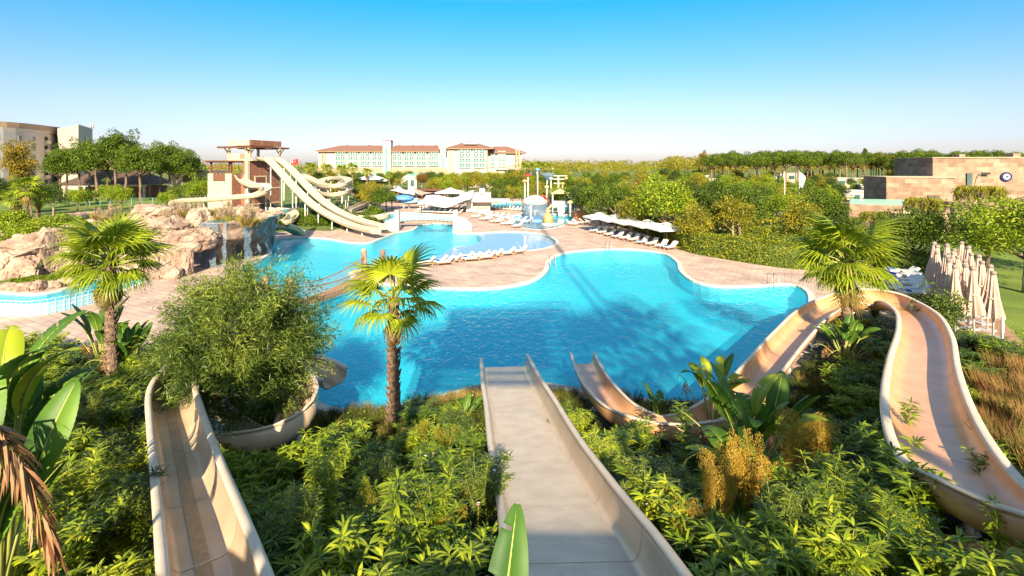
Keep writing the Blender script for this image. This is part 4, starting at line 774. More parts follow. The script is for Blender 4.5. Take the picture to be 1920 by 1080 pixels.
# ------------------------------------------------ rocks and waterfall
def rock_mesh(seed, sub=5):
    bm = bmesh.new(); bmesh.ops.create_icosphere(bm, subdivisions=sub, radius=1); rr = random.Random(seed); off = Vector((rr.random() * 50, rr.random() * 50, rr.random() * 50))
    cuts = [(Vector((rr.gauss(0, 1), rr.gauss(0, 1), rr.gauss(0, .8))).normalized(), rr.uniform(.55, .85)) for _ in range(14)]
    for v in bm.verts:
        p = v.co.copy()
        for n_, d in cuts:
            k = p.dot(n_)
            if k > d: p -= n_ * (k - d) * .9
        f_ = 1 + .14 * noise.noise(p * 1.6 + off) + .08 * noise.noise(p * 4 + off) + .05 * noise.noise(p * 9 + off) - .13 * max(0, .07 - abs(noise.noise(p * 1.3 + off * 2))) / .07 - .06 * max(0, .05 - abs(noise.noise(p * 3.1 + off * 3))) / .05 + .02 * noise.noise(p * 22 + off)
        v.co = p * f_
    me = bpy.data.meshes.new('boulder'); bm.to_mesh(me); bm.free(); me.materials.append(MATS['rock']); return me
RK = [rock_mesh(i) for i in range(6)]
def boulder(px_, D, z, sx, sy, sz, lab, k=0, rz=0, m=None, group='sandstone boulders'):
    o = link('boulder', RK[k % 6], None, dp(px_, D, z), (0, 0, rz), (sx, sy, sz)); tag(o, lab, 'rock', group); return o
big = [(300, 51, 1.4, 3.6, 3, 3.6, 'main'), (352, 49, 2.9, 2.9, 2.6, 1.5, 'overhanging'), (318, 50, 4.0, 2.4, 2.2, 1.4, 'topmost pale'), (268, 52, 3.2, 2.6, 2.4, 2.0, 'flat topped'), (374, 52, 4.3, 1.5, 1.5, 1.5, 'square'), (300, 46, .6, 1.6, 1.4, 1.6, 'foot'), (338, 47, .9, 1.3, 1.2, 2.2, 'upright'), (262, 48, 1.4, 2.0, 1.6, 2.0, 'shadowed'), (285, 53, 5.2, 2.2, 2, 1.0, 'grey topped'), (240, 54, 3.0, 2.5, 2, 1.6, 'left hand'), (323, 45.5, 0.3, 1.0, .9, .8, 'lowest')]
for i, (a, D, z, sx, sy, sz, w_) in enumerate(big): boulder(a, D, z, sx, sy, sz, f'{w_} sandstone boulder in the pile left of the waterfall', i, i * 1.3, group='boulders left of the waterfall')
lf = [(20, 46, 1.0, 2.6, 2, 3.0), (62, 45, 2.8, 2.6, 1.8, 1.3), (98, 46, 1.5, 2.0, 1.8, 3.0), (48, 44.5, .9, 1.8, 1.4, 1.8), (132, 47, 1.0, 2.0, 1.7, 2.6), (118, 49, 3.2, 2.0, 1.6, 1.0), (0, 48, 3.0, 2.2, 1.8, 1.2), (-30, 46, 1.5, 3, 2, 2.6), (150, 52, 3.0, 2.4, 2, 1.2)]
for i, (a, D, z, sx, sy, sz) in enumerate(lf): boulder(a, D, z, sx, sy, sz, f'{ORD[i]} rounded boulder of the left outcrop behind the lagoon', i + 2, i * .9, group='boulders of the left outcrop')
for i, (a, D, s_) in enumerate(((15, 41.5, .6), (35, 41.2, .8), (55, 41, .7), (78, 41.5, .8), (100, 42, .6), (125, 43, .7), (150, 44.5, .6))): boulder(a, D, .1, s_ * 1.6, s_ * .9, s_ * .8, f'{ORD[i]} low edging stone from the left along the lagoon', i, i * .7, group='edging stones of the lagoon')
for i, (a, D, z, s_) in enumerate(((112, 70, 2.2, 2.0), (130, 72, 2.4, 2.3), (420, 66, 3.4, 2.2), (455, 67, 3.6, 2.2), (482, 64, 3.2, 1.8), (198, 66, 2.5, 2.0), (225, 64, 2.6, 1.7), (150, 75, 2.4, 2.0))): boulder(a, D, z, s_ * 1.5, s_, s_ * .5, f'{ORD[i]} flat pink stone on the bank behind the rock garden', i + 1, i, group='flat stones on the bank')
# cliff of the waterfall: curved face with a cave mouth
t = thing('waterfall_cliff', 'brown curved rock cliff with a cave mouth behind the waterfall', 'rock', gp(450, 492)); o = t.location
NX, NZ = 90, 44; base_l = catmull([gp(*p) - o for p in ((378, 480), (395, 494), (425, 497), (460, 492), (490, 480), (508, 462), (512, 450))], .2); NX = len(base_l); vs = []
HC = 4.3
for i, p in enumerate(base_l):
    u = i / (NX - 1); out = (base_l[min(i + 1, NX - 1)] - base_l[max(i - 1, 0)]).normalized(); out = Vector((out.y, -out.x, 0))
    for j in range(NZ + 1):
        v = j / NZ; z = -.3 + (HC * (1 - .16 * max(0, u - .6)) + .3) * v
        cave = max(0, 1 - ((u - .42) / .17) ** 4) * max(0, 1 - (max(0, z - .1) / 2.5) ** 4) if abs(u - .42) < .17 and z < 2.6 else 0
        ov = .9 * v ** 2 + .12 * math.sin(u * 60) * v + .35 * noise.noise(Vector((u * 9, v * 3, 1))) + .12 * noise.noise(Vector((u * 40, v * 10, 1)))
        vs.append(p + out * (ov - cave * 2.6) + Vector((0, 0, z)))
for i in range(NX):  # top going back
    vs_ = vs[i * (NZ + 1) + NZ]
fs = [(i * (NZ + 1) + j, (i + 1) * (NZ + 1) + j, (i + 1) * (NZ + 1) + j + 1, i * (NZ + 1) + j + 1) for i in range(NX - 1) for j in range(NZ)]
n0 = len(vs)
for i in range(NX): q_ = vs[i * (NZ + 1) + NZ].copy(); q_.y += 7; q_.z -= .2; q_.x = q_.x * .8 - 1; vs.append(q_)
fs += [(i * (NZ + 1) + NZ, (i + 1) * (NZ + 1) + NZ, n0 + i + 1, n0 + i) for i in range(NX - 1)]
b = MB(); b.add(vs, fs); b.build('cliff_face', 'cliff', t, True)
tp = [vs[i * (NZ + 1) + NZ] for i in range(8, NX - 14)]
b = MB(); b.add([p + Vector((0, .5, .06)) for p in tp] + [p + Vector((0, 3.0, .06)) for p in tp], [(i, i + 1, len(tp) + i + 1, len(tp) + i) for i in range(len(tp) - 1)]); b.build('ledge_pool', 'water_deep', t)
t2 = thing('waterfall', 'white and blue sheet of water dropping at the left of the cliff', 'waterfall', o)
for i0, i1 in ((17, 24), (25, 27), (28, 36), (38, 39), (43, 45), (50, 51), (56, 58), (63, 64), (68, 71)):
    b = MB(); pv = []; rows = 18; ii = list(range(i0, min(i1, NX - 6) + 1))
    for i in ii:
        top = vs[i * (NZ + 1) + NZ]; out = (base_l[min(i + 1, NX - 1)] - base_l[max(i - 1, 0)]).normalized(); out = Vector((out.y, -out.x, 0))
        for r in range(rows): v = r / (rows - 1); pv.append(top + out * (.12 + .35 * v + .10 * math.sin(i * 2.3 + r * 1.3)) + Vector((.05 * math.sin(r + i), 0, .06 - (top.z + .1) * v ** 1.2)))
    b.add(pv, [(a * rows + r, (a + 1) * rows + r, (a + 1) * rows + r + 1, a * rows + r + 1) for a in range(len(ii) - 1) for r in range(rows - 1)]); b.build('water_sheet', 'water_fall', t2, True)
for i, (k, s_) in enumerate(((6, .7), (13, .5), (40, .45), (53, .6), (66, .5), (74, .8), (80, .7))):
    if k < NX: p = vs[k * (NZ + 1) + NZ] + o; r0 = link('boulder', RK[i % 6], None, p + Vector((0, .35, 0)), (0, 0, i), (s_ * 1.3, s_, s_ * .6)); tag(r0, f'{ORD[i]} small stone from the left along the lip of the waterfall cliff', 'rock', 'lip stones of the waterfall')
# ------------------------------------------------ foliage meshes
def unit(a): return a / np.maximum(np.linalg.norm(a, axis=-1, keepdims=True), 1e-9)
def leaf_tris(C, D, N, ln, wd, droop=0.0, seg=1):
    """leaf blades: C base, D direction, N rough normal; returns V, faces list"""
    n = len(C); D = unit(D); Sd = unit(np.cross(D, N)); Nn = np.cross(Sd, D); ln = np.broadcast_to(ln, n)[:, None]; wd = np.broadcast_to(wd, n)[:, None] / 2
    g = np.array([0, 0, -1.0])
    if seg == 1:
        m = C + D * ln * .45; V = np.stack([C, m - Sd * wd + Nn * wd * .3, C + D * ln + g * droop * ln, m + Sd * wd + Nn * wd * .3], 1).reshape(-1, 3)
        return V, [(np.arange(n)[:, None] * 4 + np.array([0, 1, 2, 3]))]
    a = C + D * ln * .3 + g * droop * ln * .08; b_ = C + D * ln * .65 + g * droop * ln * .4; t = C + D * ln * .97 + g * droop * ln
    V = np.stack([C, a - Sd * wd * .9, a + Sd * wd * .9, b_ - Sd * wd * .8, b_ + Sd * wd * .8, t], 1).reshape(-1, 3); k = np.arange(n)[:, None] * 6
    return V, [k + np.array([0, 1, 2]), k + np.array([1, 3, 4, 2]), k + np.array([3, 5, 4])]
def join(parts):
    Vs = []; F = []; o = 0
    for V, fl in parts: Vs.append(V); F += [f + o for f in fl]; o += len(V)
    return np.concatenate(Vs), F
def blob_crown(seed, clumps, per, size, lsz, flat=.8, leafang=.8, m='leaf_mid', name='crown', smallr=(.28, .45), low=-.5):
    r = np.random.default_rng(seed); Rx, Rz = size; V = []
    d = unit(r.normal(size=(clumps * 3, 3))); d = d[d[:, 2] > low][:clumps]; rad = r.uniform(.45, .85, len(d)); cs = d * rad[:, None] * np.array([Rx, Rx, Rz])
    cs *= (1 + .18 * r.normal(size=(len(d), 1))); cr = r.uniform(*smallr, len(d)) * Rx; parts = []
    for c, q in zip(cs, cr):
        n = int(per * (q / (Rx * .36)) ** 2); dd = unit(r.normal(size=(n, 3)) + np.array([0, 0, .25])); p = c + dd * q * r.uniform(.7, 1.08, (n, 1)) * np.array([1, 1, flat])
        dr = unit(dd * .5 + r.normal(size=(n, 3)) * leafang); parts.append(leaf_tris(p, dr, dd + r.normal(size=(n, 3)) * .3, lsz * r.uniform(.7, 1.3, n), lsz * .55, .1))
    V, F = join(parts); return np_mesh(name, V, F, MATS[m])
def trunk_mesh(seed, h, r0, r1, limbs, spread, m='bark', lean=.1, name='trunk', zs=.55):
    rr = random.Random(seed); b = MB(); lx, ly = rr.uniform(-lean, lean) * h, rr.uniform(-lean, lean) * h
    pts = [(lx * (k / 6) ** 1.5 + rr.uniform(-.03, .03) * h * .3, ly * (k / 6) ** 1.5, h * k / 6) for k in range(7)]; b.tube(pts, [r0 + (r1 - r0) * k / 6 for k in range(7)], 8)
    for i in range(limbs):
        a = 2 * math.pi * i / limbs + rr.random(); k = zs + (1 - zs) * rr.random(); p = Vector((lx * k ** 1.5, ly * k ** 1.5, h * k)); e = p + Vector((math.cos(a) * spread, math.sin(a) * spread, spread * rr.uniform(.5, 1.0)))
        b.tube([p, p.lerp(e, .5) + Vector((0, 0, -.05 * spread)), e], [r1 * .8, r1 * .5, r1 * .2], 5)
    o = b.build(name, m, None, True); me = o.data; bpy.data.objects.remove(o); return me
def tree_thing(name, label, cat, crown, trunk, ch, group=None):
    t = thing(name, label, cat, (0, 0, 0), 0, group); link('trunk', trunk, t); link('crown', crown, t, (0, 0, ch)); return t

# tree templates: (crown, trunk, crown height)
T = {}
def tmpl(key, crown, trunk, ch, cat='tree', nm='tree'): T[key] = dict(c=crown, t=trunk, h=ch, n=nm, cat=cat, base=None)
for i, (k, m) in enumerate((('mid', 'leaf_mid'), ('bright', 'leaf_bright'), ('dark', 'leaf_dark'), ('olive', 'leaf_olive'), ('red', 'leaf_red'))):
    tmpl(k, blob_crown(10 + i, 34, 130, (2.6, 2.3), .26, m=m), trunk_mesh(i, 3.4, .2, .12, 6, 1.3), 3.9, nm='round_tree')
    tmpl(k + '2', blob_crown(30 + i, 46, 110, (2.5, 2.7), .24, m=m, smallr=(.22, .36)), trunk_mesh(i + 9, 3.6, .18, .1, 6, 1.3, 'bark_pale'), 4.1, nm='round_tree')
for i in range(3):
    tmpl(f'pine{i}', blob_crown(50 + i, 42, 190, (4.6, 3.1), .42, m='leaf_pine', flat=.7, smallr=(.22, .36), low=-.45), trunk_mesh(20 + i, 9.2, .34, .2, 9, 2.8, 'bark', .05, zs=.75), 10.6, nm='umbrella_pine', cat='pine tree')
for i in range(2): tmpl(f'lushpine{i}', blob_crown(65 + i, 60, 190, (4.3, 3.9), .40, m='leaf_mid', flat=.8, smallr=(.2, .34), low=-.6), trunk_mesh(25 + i, 8.6, .34, .2, 9, 2.6, 'bark', .05, zs=.7), 9.8, nm='umbrella_pine', cat='pine tree')
tmpl('goldpine', blob_crown(58, 42, 170, (3.4, 3.6), .42, m='leaf_pine_gold', flat=.8, smallr=(.2, .3)), trunk_mesh(29, 8, .3, .2, 7, 2, 'bark', .04, zs=.6), 9, nm='gold_tree')
def place_tree(key, loc, sc, rz, label, group):
    d = T[key]
    if d['base'] is None: d['base'] = tree_thing(d['n'], label, d['cat'], d['c'], d['t'], d['h'], group); r = d['base']; r.location = loc; r.rotation_euler.z = rz; r.scale = (sc,) * 3 if not hasattr(sc, '__len__') else sc; return r
    return dup(d['base'], loc, rz, sc, label, group)

HUE = {'mid': 'mid green', 'bright': 'bright green', 'dark': 'dark green', 'olive': 'olive green', 'red': 'red flowering', 'pine': 'flat topped green', 'gold': 'golden crowned'}
LMK = [(600, 'left of the hotel'), (660, 'before the left hotel wing'), (735, 'before the hotel stair tower'), (800, 'near the garden stairs'), (850, 'left of the bar chimney'), (900, 'above the bar roof'), (950, 'right of the bar chimney'), (1000, 'left of the splash masts'), (1045, 'behind the splash masts'), (1080, 'right of the splash masts'), (1130, 'behind the first parasols'), (1190, 'behind the middle parasols'), (1250, 'behind the last parasols'), (1310, 'left of the lone golden tree'), (1380, 'right of the lone golden tree'), (1440, 'left of the flagpoles'), (1500, 'around the flagpoles'), (1560, 'just right of the pale flag'), (1620, 'left of the cypress spike'), (1680, 'left of the stone villa'), (1760, 'left of the upper villa'), (1850, 'behind the stone villa'), (9999, 'by the right edge')]
SEEN = {}
def desc(k, noun, a, D, bands, sc=None):
    hue = HUE[next(h for h in HUE if k.startswith(h))]; lm = next(t_ for x_, t_ in LMK if a < x_); bd = next(t_ for x_, t_ in bands if D < x_); sz = '' if sc is None else 'small ' if sc < .75 else 'large ' if sc > 1.05 else ''
    s = f'{sz}{hue} {noun} {lm}, {bd}'; SEEN[s] = SEEN.get(s, 0) + 1; return s
# pines by the left lawn:  px, D, height scale
LP = [(112, 172, 1.25, 0), (124, 180, 1.3, 1), (150, 176, 1.15, 2), (182, 170, 1.5, 1), (200, 178, 1.45, 2), (216, 168, 1.5, 0), (235, 175, 1.3, 1), (264, 158, 1.35, 2), (300, 172, 1.25, 0), (318, 180, 1.2, 1), (335, 168, 1.22, 2), (352, 176, 1.18, 0), (282, 186, 1.2, 1), (168, 190, 1.3, 0)]
LP.sort()
for i, (a, D, s_, k) in enumerate(LP): place_tree(f'lushpine{k % 2}', dp(a, D * .8), (s_ * (.66 + .1 * (i % 3)), s_ * .8, s_ * (.82 + .06 * (i % 4))), i * 1.1, f'{ORD[i]} tall umbrella pine from the left around the pavilion lawn', 'umbrella pines on the left lawn')
for i, (a, D, s_, k) in enumerate(((145, 110, .8, 'bright'), (162, 118, .75, 'mid'), (205, 112, .95, 'bright2'), (228, 110, .9, 'bright'), (328, 120, .8, 'mid2'), (312, 112, .7, 'bright'), (385, 118, 1.2, 'mid'), (372, 112, 1.1, 'bright2'), (405, 130, 1.0, 'mid2'), (358, 118, 1.0, 'mid'), (60, 100, 1.0, 'dark'), (100, 96, 1.0, 'dark2'), (20, 104, 1.1, 'mid'), (-20, 100, 1.2, 'dark2'))):
    place_tree(k, dp(a, D), s_, i, f'{ORD[i]} small leafy tree or bush of the left lawn edge', 'small trees of the left lawn')
cm = blob_crown(71, 60, 130, (2.3, 6.8), .3, m='leaf_pine_gold', flat=1, smallr=(.3, .5), low=-.9)
t = tree_thing('conifer', 'tall ragged golden green conifer in front of the curved hotel', 'tree', cm, trunk_mesh(31, 12, .3, .15, 6, 1.5), 8.6); t.location = dp(38, 112); t.scale = (1.15, 1.15, 1.15)

# right hand and middle trees that can be told apart
MT = [(1125, 84, 1.15, 'mid'), (1155, 76, 1.1, 'mid2'), (1180, 80, 1.05, 'olive'), (1185, 70, .85, 'olive2'), (1248, 66, 1.32, 'bright'), (1235, 74, 1.3, 'bright2'), (1262, 74, 1.15, 'bright'), (1300, 60, .82, 'olive'), (1332, 68, 1.05, 'dark'), (1290, 82, 1.2, 'dark'), (1350, 76, 1.2, 'mid2'), (1375, 62, .95, 'olive2'), (1388, 66, 1.15, 'mid'), (1380, 78, 1.2, 'mid'), (1470, 74, 1.0, 'bright2'), (1430, 84, .9, 'dark'), (1520, 78, 1.1, 'mid2'), (1545, 68, 1.0, 'mid'), (1500, 62, .9, 'olive'), (1105, 92, 1.0, 'mid2'), (1090, 98, 1.0, 'dark'), (1075, 104, .95, 'mid'), (1055, 108, .9, 'bright2'), (1140, 92, 1.1, 'mid')]
MT.sort()
def nth(i): return ORD[i] if i < 20 else 'twenty ' + ORD[i - 20]
for i, (a, D, s_, k) in enumerate(MT): place_tree(k, dp(a, D), s_, i * .8, f'{nth(i)} rounded garden tree from the left behind the parasols and hedge', 'garden trees behind the hedge')
# bushes between the bar and the hotel
k_ = 0
r_ = random.Random(3)
for D, pxs, sc in ((150, range(818, 1075, 17), 1.0), (170, range(800, 1060, 16), 1.15), (195, range(640, 760, 15), .9), (118, range(930, 1075, 15), .78), (215, range(560, 1070, 19), 1.15), (235, range(845, 1000, 14), 1.1), (260, range(560, 1080, 22), 1.0)):
    for a in pxs:
        kk = r_.choice(['mid', 'bright', 'dark', 'olive', 'mid2', 'bright2', 'dark2', 'olive2']); kk = 'olive' if D == 235 and r_.random() < .6 else kk
        if D == 150 and 860 < a < 925 or D == 170 and 760 < a < 812: continue
        s2 = r_.uniform(.75, 1.1); place_tree(kk, dp(a + r_.uniform(-5, 5), D + r_.uniform(-6, 6)), sc * s2, r_.random() * 6, desc(kk, 'bush', a, D, ((130, 'in the nearest row'), (160, 'in the front planting'), (180, 'in the second row'), (205, 'in the palm garden'), (225, 'in the middle rows'), (245, 'on the terrace wall'), (999, 'in the rearmost row')), s2), 'bushes between the bar and the hotel'); k_ += 1
place_tree('red', dp(792, 200), (.9, .9, 1.1), 0, 'red flowering bush right of the hotel garden stairs', None)
# the wide garden on the right
N_ = 0
for it in range(2000):
    if N_ >= 215: break
    D = 88 * (300 / 88) ** r_.random(); a = r_.uniform(1040, 1960)
    if a < 1120 and D < 100 or a > 1570 and D < 130: continue
    kk = r_.choice(['mid', 'bright', 'dark', 'olive', 'mid2', 'bright2', 'dark2', 'olive2', 'olive', 'bright', 'bright2'] + (['red'] if N_ % 3 == 0 else [])); sc = r_.uniform(.55, .95) * (1 + (D - 90) / 420)
    place_tree(kk, dp(a, D), sc, r_.random() * 6, desc(kk, 'tree', a, D, ((105, 'nearest to the hedge'), (125, 'near the hedge'), (150, 'in the near garden'), (180, 'in the middle garden'), (215, 'beyond the middle garden'), (250, 'in the far garden'), (999, 'at the back of the garden')), sc), 'trees of the right hand garden'); N_ += 1
# pine wood behind on the right: single crowns that stand against the sky
N_ = 0
for it in range(90):
    D = r_.uniform(215, 310); a = 1330 + 600 * it / 90 + r_.uniform(-6, 6); kk = f'pine{it % 3}' if not (1600 < a < 1700 and it % 2) else 'goldpine'
    s_ = r_.uniform(1.0, 1.25) + (D - 240) / 500; place_tree(kk, dp(a, D), (s_ * .95, s_ * .95, s_), r_.random() * 6, desc(kk, 'pine', a, D, ((270, 'near side'), (300, 'middle'), (999, 'far side'))), 'pines of the right hand wood')
place_tree('goldpine', dp(1318, 250), (.9, .9, 1.35), 0, 'lone taller golden tree on the horizon left of the pine wood', None)
cy = blob_crown(72, 30, 60, (.9, 5), .4, m='leaf_pine', smallr=(.4, .7), low=-.9)
t = tree_thing('cypress', 'thin dark cypress spike above the pine wood', 'tree', cy, trunk_mesh(33, 12, .2, .1, 3, .5), 14); t.location = dp(1622, 300); t.scale = (1, 1, 1.15)
# far wood read as one mass
parts = []; rw = np.random.default_rng(5)
def wood(a0, a1, D0, D1, num, h0, h1, lsz, per):
    for _ in range(num):
        D = rw.uniform(D0, D1); a = rw.uniform(a0, a1); h = rw.uniform(h0, h1); q = rw.uniform(3, 5.5); c = np.array([(a - 960) / F * D, D, h - q * .5])
        dd = unit(rw.normal(size=(per, 3)) + np.array([0, -.3, .5])); p = c + dd * q * np.array([1.1, 1.1, .75]) * rw.uniform(.75, 1.1, (per, 1))
        parts.append(leaf_tris(p, dd + rw.normal(size=(per, 3)), dd, lsz, lsz * .6))
wood(950, 1400, 330, 520, 300, 8, 13, .95, 120); wood(1250, 2000, 320, 440, 320, 9, 16, 1.0, 120); wood(540, 1000, 270, 340, 0, 5, 7, 1.0, 60); wood(-200, 620, 330, 520, 240, 8, 11.5, 1.1, 80)
V, Fc = join(parts); tag(link('far_wood', np_mesh('far_wood', V, Fc, MATS['leaf_olive'])), 'distant band of mixed trees along the horizon', 'wood', kind='stuff')
parts = []
for _ in range(320):       # low planting that fills the garden floor
    D = 70 * (300 / 70) ** rw.random(); a = rw.uniform(1100, 1960); a = max(a, 1100 + (110 - D) * 8); q = rw.uniform(1.0, 2.2) * (1 + D / 300)
    if a > 1640 and D < 95: continue
    c = np.array([(a - 960) / F * D, D, q * .3]); per = 70; dd = unit(rw.normal(size=(per, 3)) + np.array([0, -.2, .6])); p = c + dd * q * np.array([1.3, 1.1, .8]); parts.append(leaf_tris(p, dd + rw.normal(size=(per, 3)) * .7, dd, .45 * (1 + D / 300), .25 * (1 + D / 300)))
V, Fc = join(parts); tag(link('ground_cover', np_mesh('ground_cover', V, Fc, MATS['leaf_olive'])), 'low mixed planting filling the floor of the right hand garden', 'planting', kind='stuff')

# big trees at right
bm_ = blob_crown(80, 70, 210, (2.9, 2.8), .24, m='leaf_mid', smallr=(.2, .32), leafang=.6); t = tree_thing('round_tree', 'dense dark round tree left of the folded parasols', 'tree', bm_, trunk_mesh(40, 3.2, .22, .15, 7, 1.4), 4.0); t.location = dp(1715, 47); t.scale = (.92, .92, .9)
bm2 = blob_crown(81, 120, 260, (4.2, 4.0), .22, m='leaf_bright', smallr=(.15, .26), leafang=.8)
t = tree_thing('loose_tree', 'tall loose pale green tree at the right edge behind the lawn', 'tree', bm2, trunk_mesh(41, 3.8, .25, .16, 8, 2.2, 'bark_pale'), 5.2); t.location = dp(1925, 40); t.scale = (1.3, 1.3, .92)
bm3 = blob_crown(82, 80, 220, (3.4, 3.2), .24, m='leaf_mid', smallr=(.18, .3)); t = tree_thing('loose_tree', 'leafy mid green tree between the round tree and villa', 'tree', bm3, trunk_mesh(42, 3.2, .2, .14, 7, 1.6), 4.2); t.location = dp(1850, 48); t.scale = (.95, .95, .86)
t = dup(t, dp(2000, 46), 2, 1.1, 'tall green tree cut by the right edge of the picture')
def weeping(seed, m='palm_leaf'):
    r = np.random.default_rng(seed); parts = []
    for k in range(70):
        a = r.uniform(0, 6.28); L_ = r.uniform(1.4, 2.4); s = np.linspace(0, 1, 12); x = L_ * np.sin(s * 1.9) * .8; z = L_ * (1.2 * s - 1.5 * s ** 2) * .9; P = np.stack([x * np.cos(a), x * np.sin(a), z], 1)
        for j in range(3, 12): C = np.repeat(P[j:j + 1], 4, 0) + r.normal(size=(4, 3)) * .05; parts.append(leaf_tris(C, r.normal(size=(4, 3)) * .4 + np.array([0, 0, -1]), r.normal(size=(4, 3)), .5, .05))
    V, Fc = join(parts); return np_mesh('crown', V, Fc, MATS[m])
wm = weeping(3, 'leaf_olive'); tm = trunk_mesh(44, 4, .16, .12, 0, 1, 'palm_bark')
for i, (a, D, s_) in enumerate(((1732, 70, 1.25), (1838, 72, 1.6), (1640, 66, .9))): t = tree_thing('weeping_palm', f'{["smaller arching feather palm by the villa door", "larger arching feather palm before the upper villa wall", "low feather palm before the villa terrace wall"][i]}', 'palm', wm, tm, 4.0); t.location = dp(a, D); t.scale = (s_,) * 3

# hedges
def hedge(label, path, wd, h, m='hedge_leaf', dens=420, lsz=.2):
    P = catmull([Vector(p) for p in path], .5); o = P[len(P) // 2].copy(); o.z = 0; t = thing('hedge', label, 'hedge', o); P = [p - o for p in P]; W = wd / 2
    b = MB(); b.add(*sweep([p for p in P], [(-W + .15, 0), (-W + .12, h - .2), (W - .12, h - .2), (W - .15, 0)])); b.build('core', 'grass_ground', t)
    parts = []
    for i in range(len(P) - 1):
        T_ = np.array((P[i + 1] - P[i]).normalized()); s_ = np.cross(T_, [0, 0, 1]); ln = (P[i + 1] - P[i]).length; n = int(dens * ln * (wd + 2 * h) / 5); u = rw.uniform(-h, wd + h, n); al = rw.uniform(0, ln, n)
        x = np.where(u < 0, -W, np.where(u > wd, W, u - W)); z = np.where(u < 0, h + u, np.where(u > wd, h - (u - wd), h)); nn = np.where((u < 0)[:, None], -s_[None], np.where((u > wd)[:, None], s_[None], np.array([[0, 0, 1.]])))
        q = np.array([noise.noise(Vector(((P[i].x + o.x) * .9 + a_ * .9, (P[i].y + o.y) * .9, z_ * 1.2))) for a_, z_ in zip(al, z)])
        C = np.array(P[i])[None] + T_[None] * al[:, None] + s_[None] * x[:, None] + np.array([0, 0, 1.])[None] * z[:, None] + nn * (q[:, None] * .22 + rw.uniform(-.12, .1, (n, 1)))
        parts.append(leaf_tris(C, nn * .6 + rw.normal(size=(n, 3)) * .8, nn + rw.normal(size=(n, 3)) * .4, lsz * rw.uniform(.7, 1.4, n), lsz * .6))
    V, Fc = join(parts); link('foliage', np_mesh('foliage', V, Fc, MATS[m]), t); return t
hedge('long clipped hedge curving behind the parasol loungers and deck', [gp(1150, 418), gp(1218, 437), gp(1268, 457), gp(1310, 473), gp(1385, 486), gp(1465, 497), gp(1535, 503), gp(1620, 502)], 2.2, 2.2)
hedge('second clipped hedge step behind the long curved hedge', [gp(1378, 452), gp(1450, 460), gp(1520, 466), gp(1600, 470)], 2, 2.0)
hedge('dark hedge behind the right hand loungers', [dp(1640, 50), dp(1700, 47), dp(1760, 45)], 1.6, 2.1, 'leaf_dark')
hedge('low hedge behind the splash pool', [gp(905, 374), gp(960, 372), gp(1030, 374), gp(1078, 380), gp(1100, 392)], 2, 1.6, dens=60, lsz=.3)
hedge('low clipped hedge strip between bar and splash pool', [gp(920, 372), gp(925, 380)], 3, 1.6, dens=60, lsz=.3)

# ------------------------------------------------ shrubs of the left outcrop, reeds on the rocks
def grass_mesh(seed, n, h, spread, m, wd=.012, lean=.45, plume=None, name='blades'):
    r = np.random.default_rng(seed); a = r.uniform(0, 6.28, n); q = np.sqrt(r.random(n)) * spread * .35; C = np.stack([q * np.cos(a), q * np.sin(a), np.zeros(n)], 1); a2 = a + r.normal(size=n) * .5
    ln = h * r.uniform(.6, 1.1, n); le = r.uniform(.05, lean, n); D = np.stack([np.cos(a2) * le, np.sin(a2) * le, np.ones(n)], 1); V, Fc = leaf_tris(C, D, np.stack([-np.sin(a2), np.cos(a2), np.zeros(n)], 1) + .01, ln, wd, .25 + 0 * le.mean(), 3)
    return np_mesh(name, V, Fc, MATS[m])
def plume_mesh(seed, stems, h, m, size=(.1, .3), per=90, psz=.03, spread=.35, name='plumes'):
    r = np.random.default_rng(seed); parts = []
    for k in range(stems):
        a = r.uniform(0, 6.28); le = r.uniform(.05, spread); d = unit(np.array([math.cos(a) * le, math.sin(a) * le, 1.0])); L_ = h * r.uniform(.7, 1.1); top = d * L_
        parts.append(leaf_tris(np.zeros((1, 3)), d[None], np.array([[1., 0, 0]]), np.array([L_]), .014, .02)); parts.append(leaf_tris(np.zeros((1, 3)), d[None], np.array([[0, 1., 0]]), np.array([L_]), .014, .02))
        n = per; s = r.random(n); rad = size[0] * np.sin(np.clip(s, .03, 1) ** .7 * math.pi) ** .8 + .01; g = unit(r.normal(size=(n, 3))); C = top[None] - d[None] * (size[1] * 2 * s)[:, None] + g * rad[:, None] * r.uniform(.4, 1.1, (n, 1)); C[:, 0] += np.cos(a) * .1 * s
        parts.append(leaf_tris(C, g + np.array([0, 0, .5]), r.normal(size=(n, 3)), psz * 1.8, psz))
    V, Fc = join(parts); return np_mesh(name, V, Fc, MATS[m])
def simple(name, label, cat, parts, loc, rz=0, sc=1, group=None):
    t = thing(name, label, cat, loc, rz, group)
    for n, me in parts: link(n, me, t)
    t.scale = (sc,) * 3 if not hasattr(sc, '__len__') else sc; return t
class Kind:
    def __init__(s, name, cat, parts): s.a = (name, cat, parts); s.base = None
    def put(s, loc, rz, sc, label, group):
        if s.base is None: s.base = simple(s.a[0], label, s.a[1], s.a[2], loc, rz, sc, group); return s.base
        return dup(s.base, loc, rz, sc, label, group)
gg = Kind('pampas_grass', 'grass clump', [('blades', grass_mesh(1, 240, 1.5, 1.3, 'grass_gold', .03, .6)), ('plumes', plume_mesh(2, 16, 1.8, 'plume_pale', (.09, .3), 60, .05, .4))])
gr = Kind('green_reeds', 'grass clump', [('blades', grass_mesh(3, 260, 1.4, 1.2, 'leaf_olive', .03, .6))])
for i in range(30):
    a = r_.uniform(285, 475) if i < 24 else r_.uniform(170, 260); D = r_.uniform(50, 62); (gg if i % 3 else gr).put(dp(a, D, 3.9 if i < 24 else 3.6), r_.random() * 6, r_.uniform(.8, 1.15), 'feathery grass clump growing on top of the waterfall rocks', 'grass clumps on the rocks')
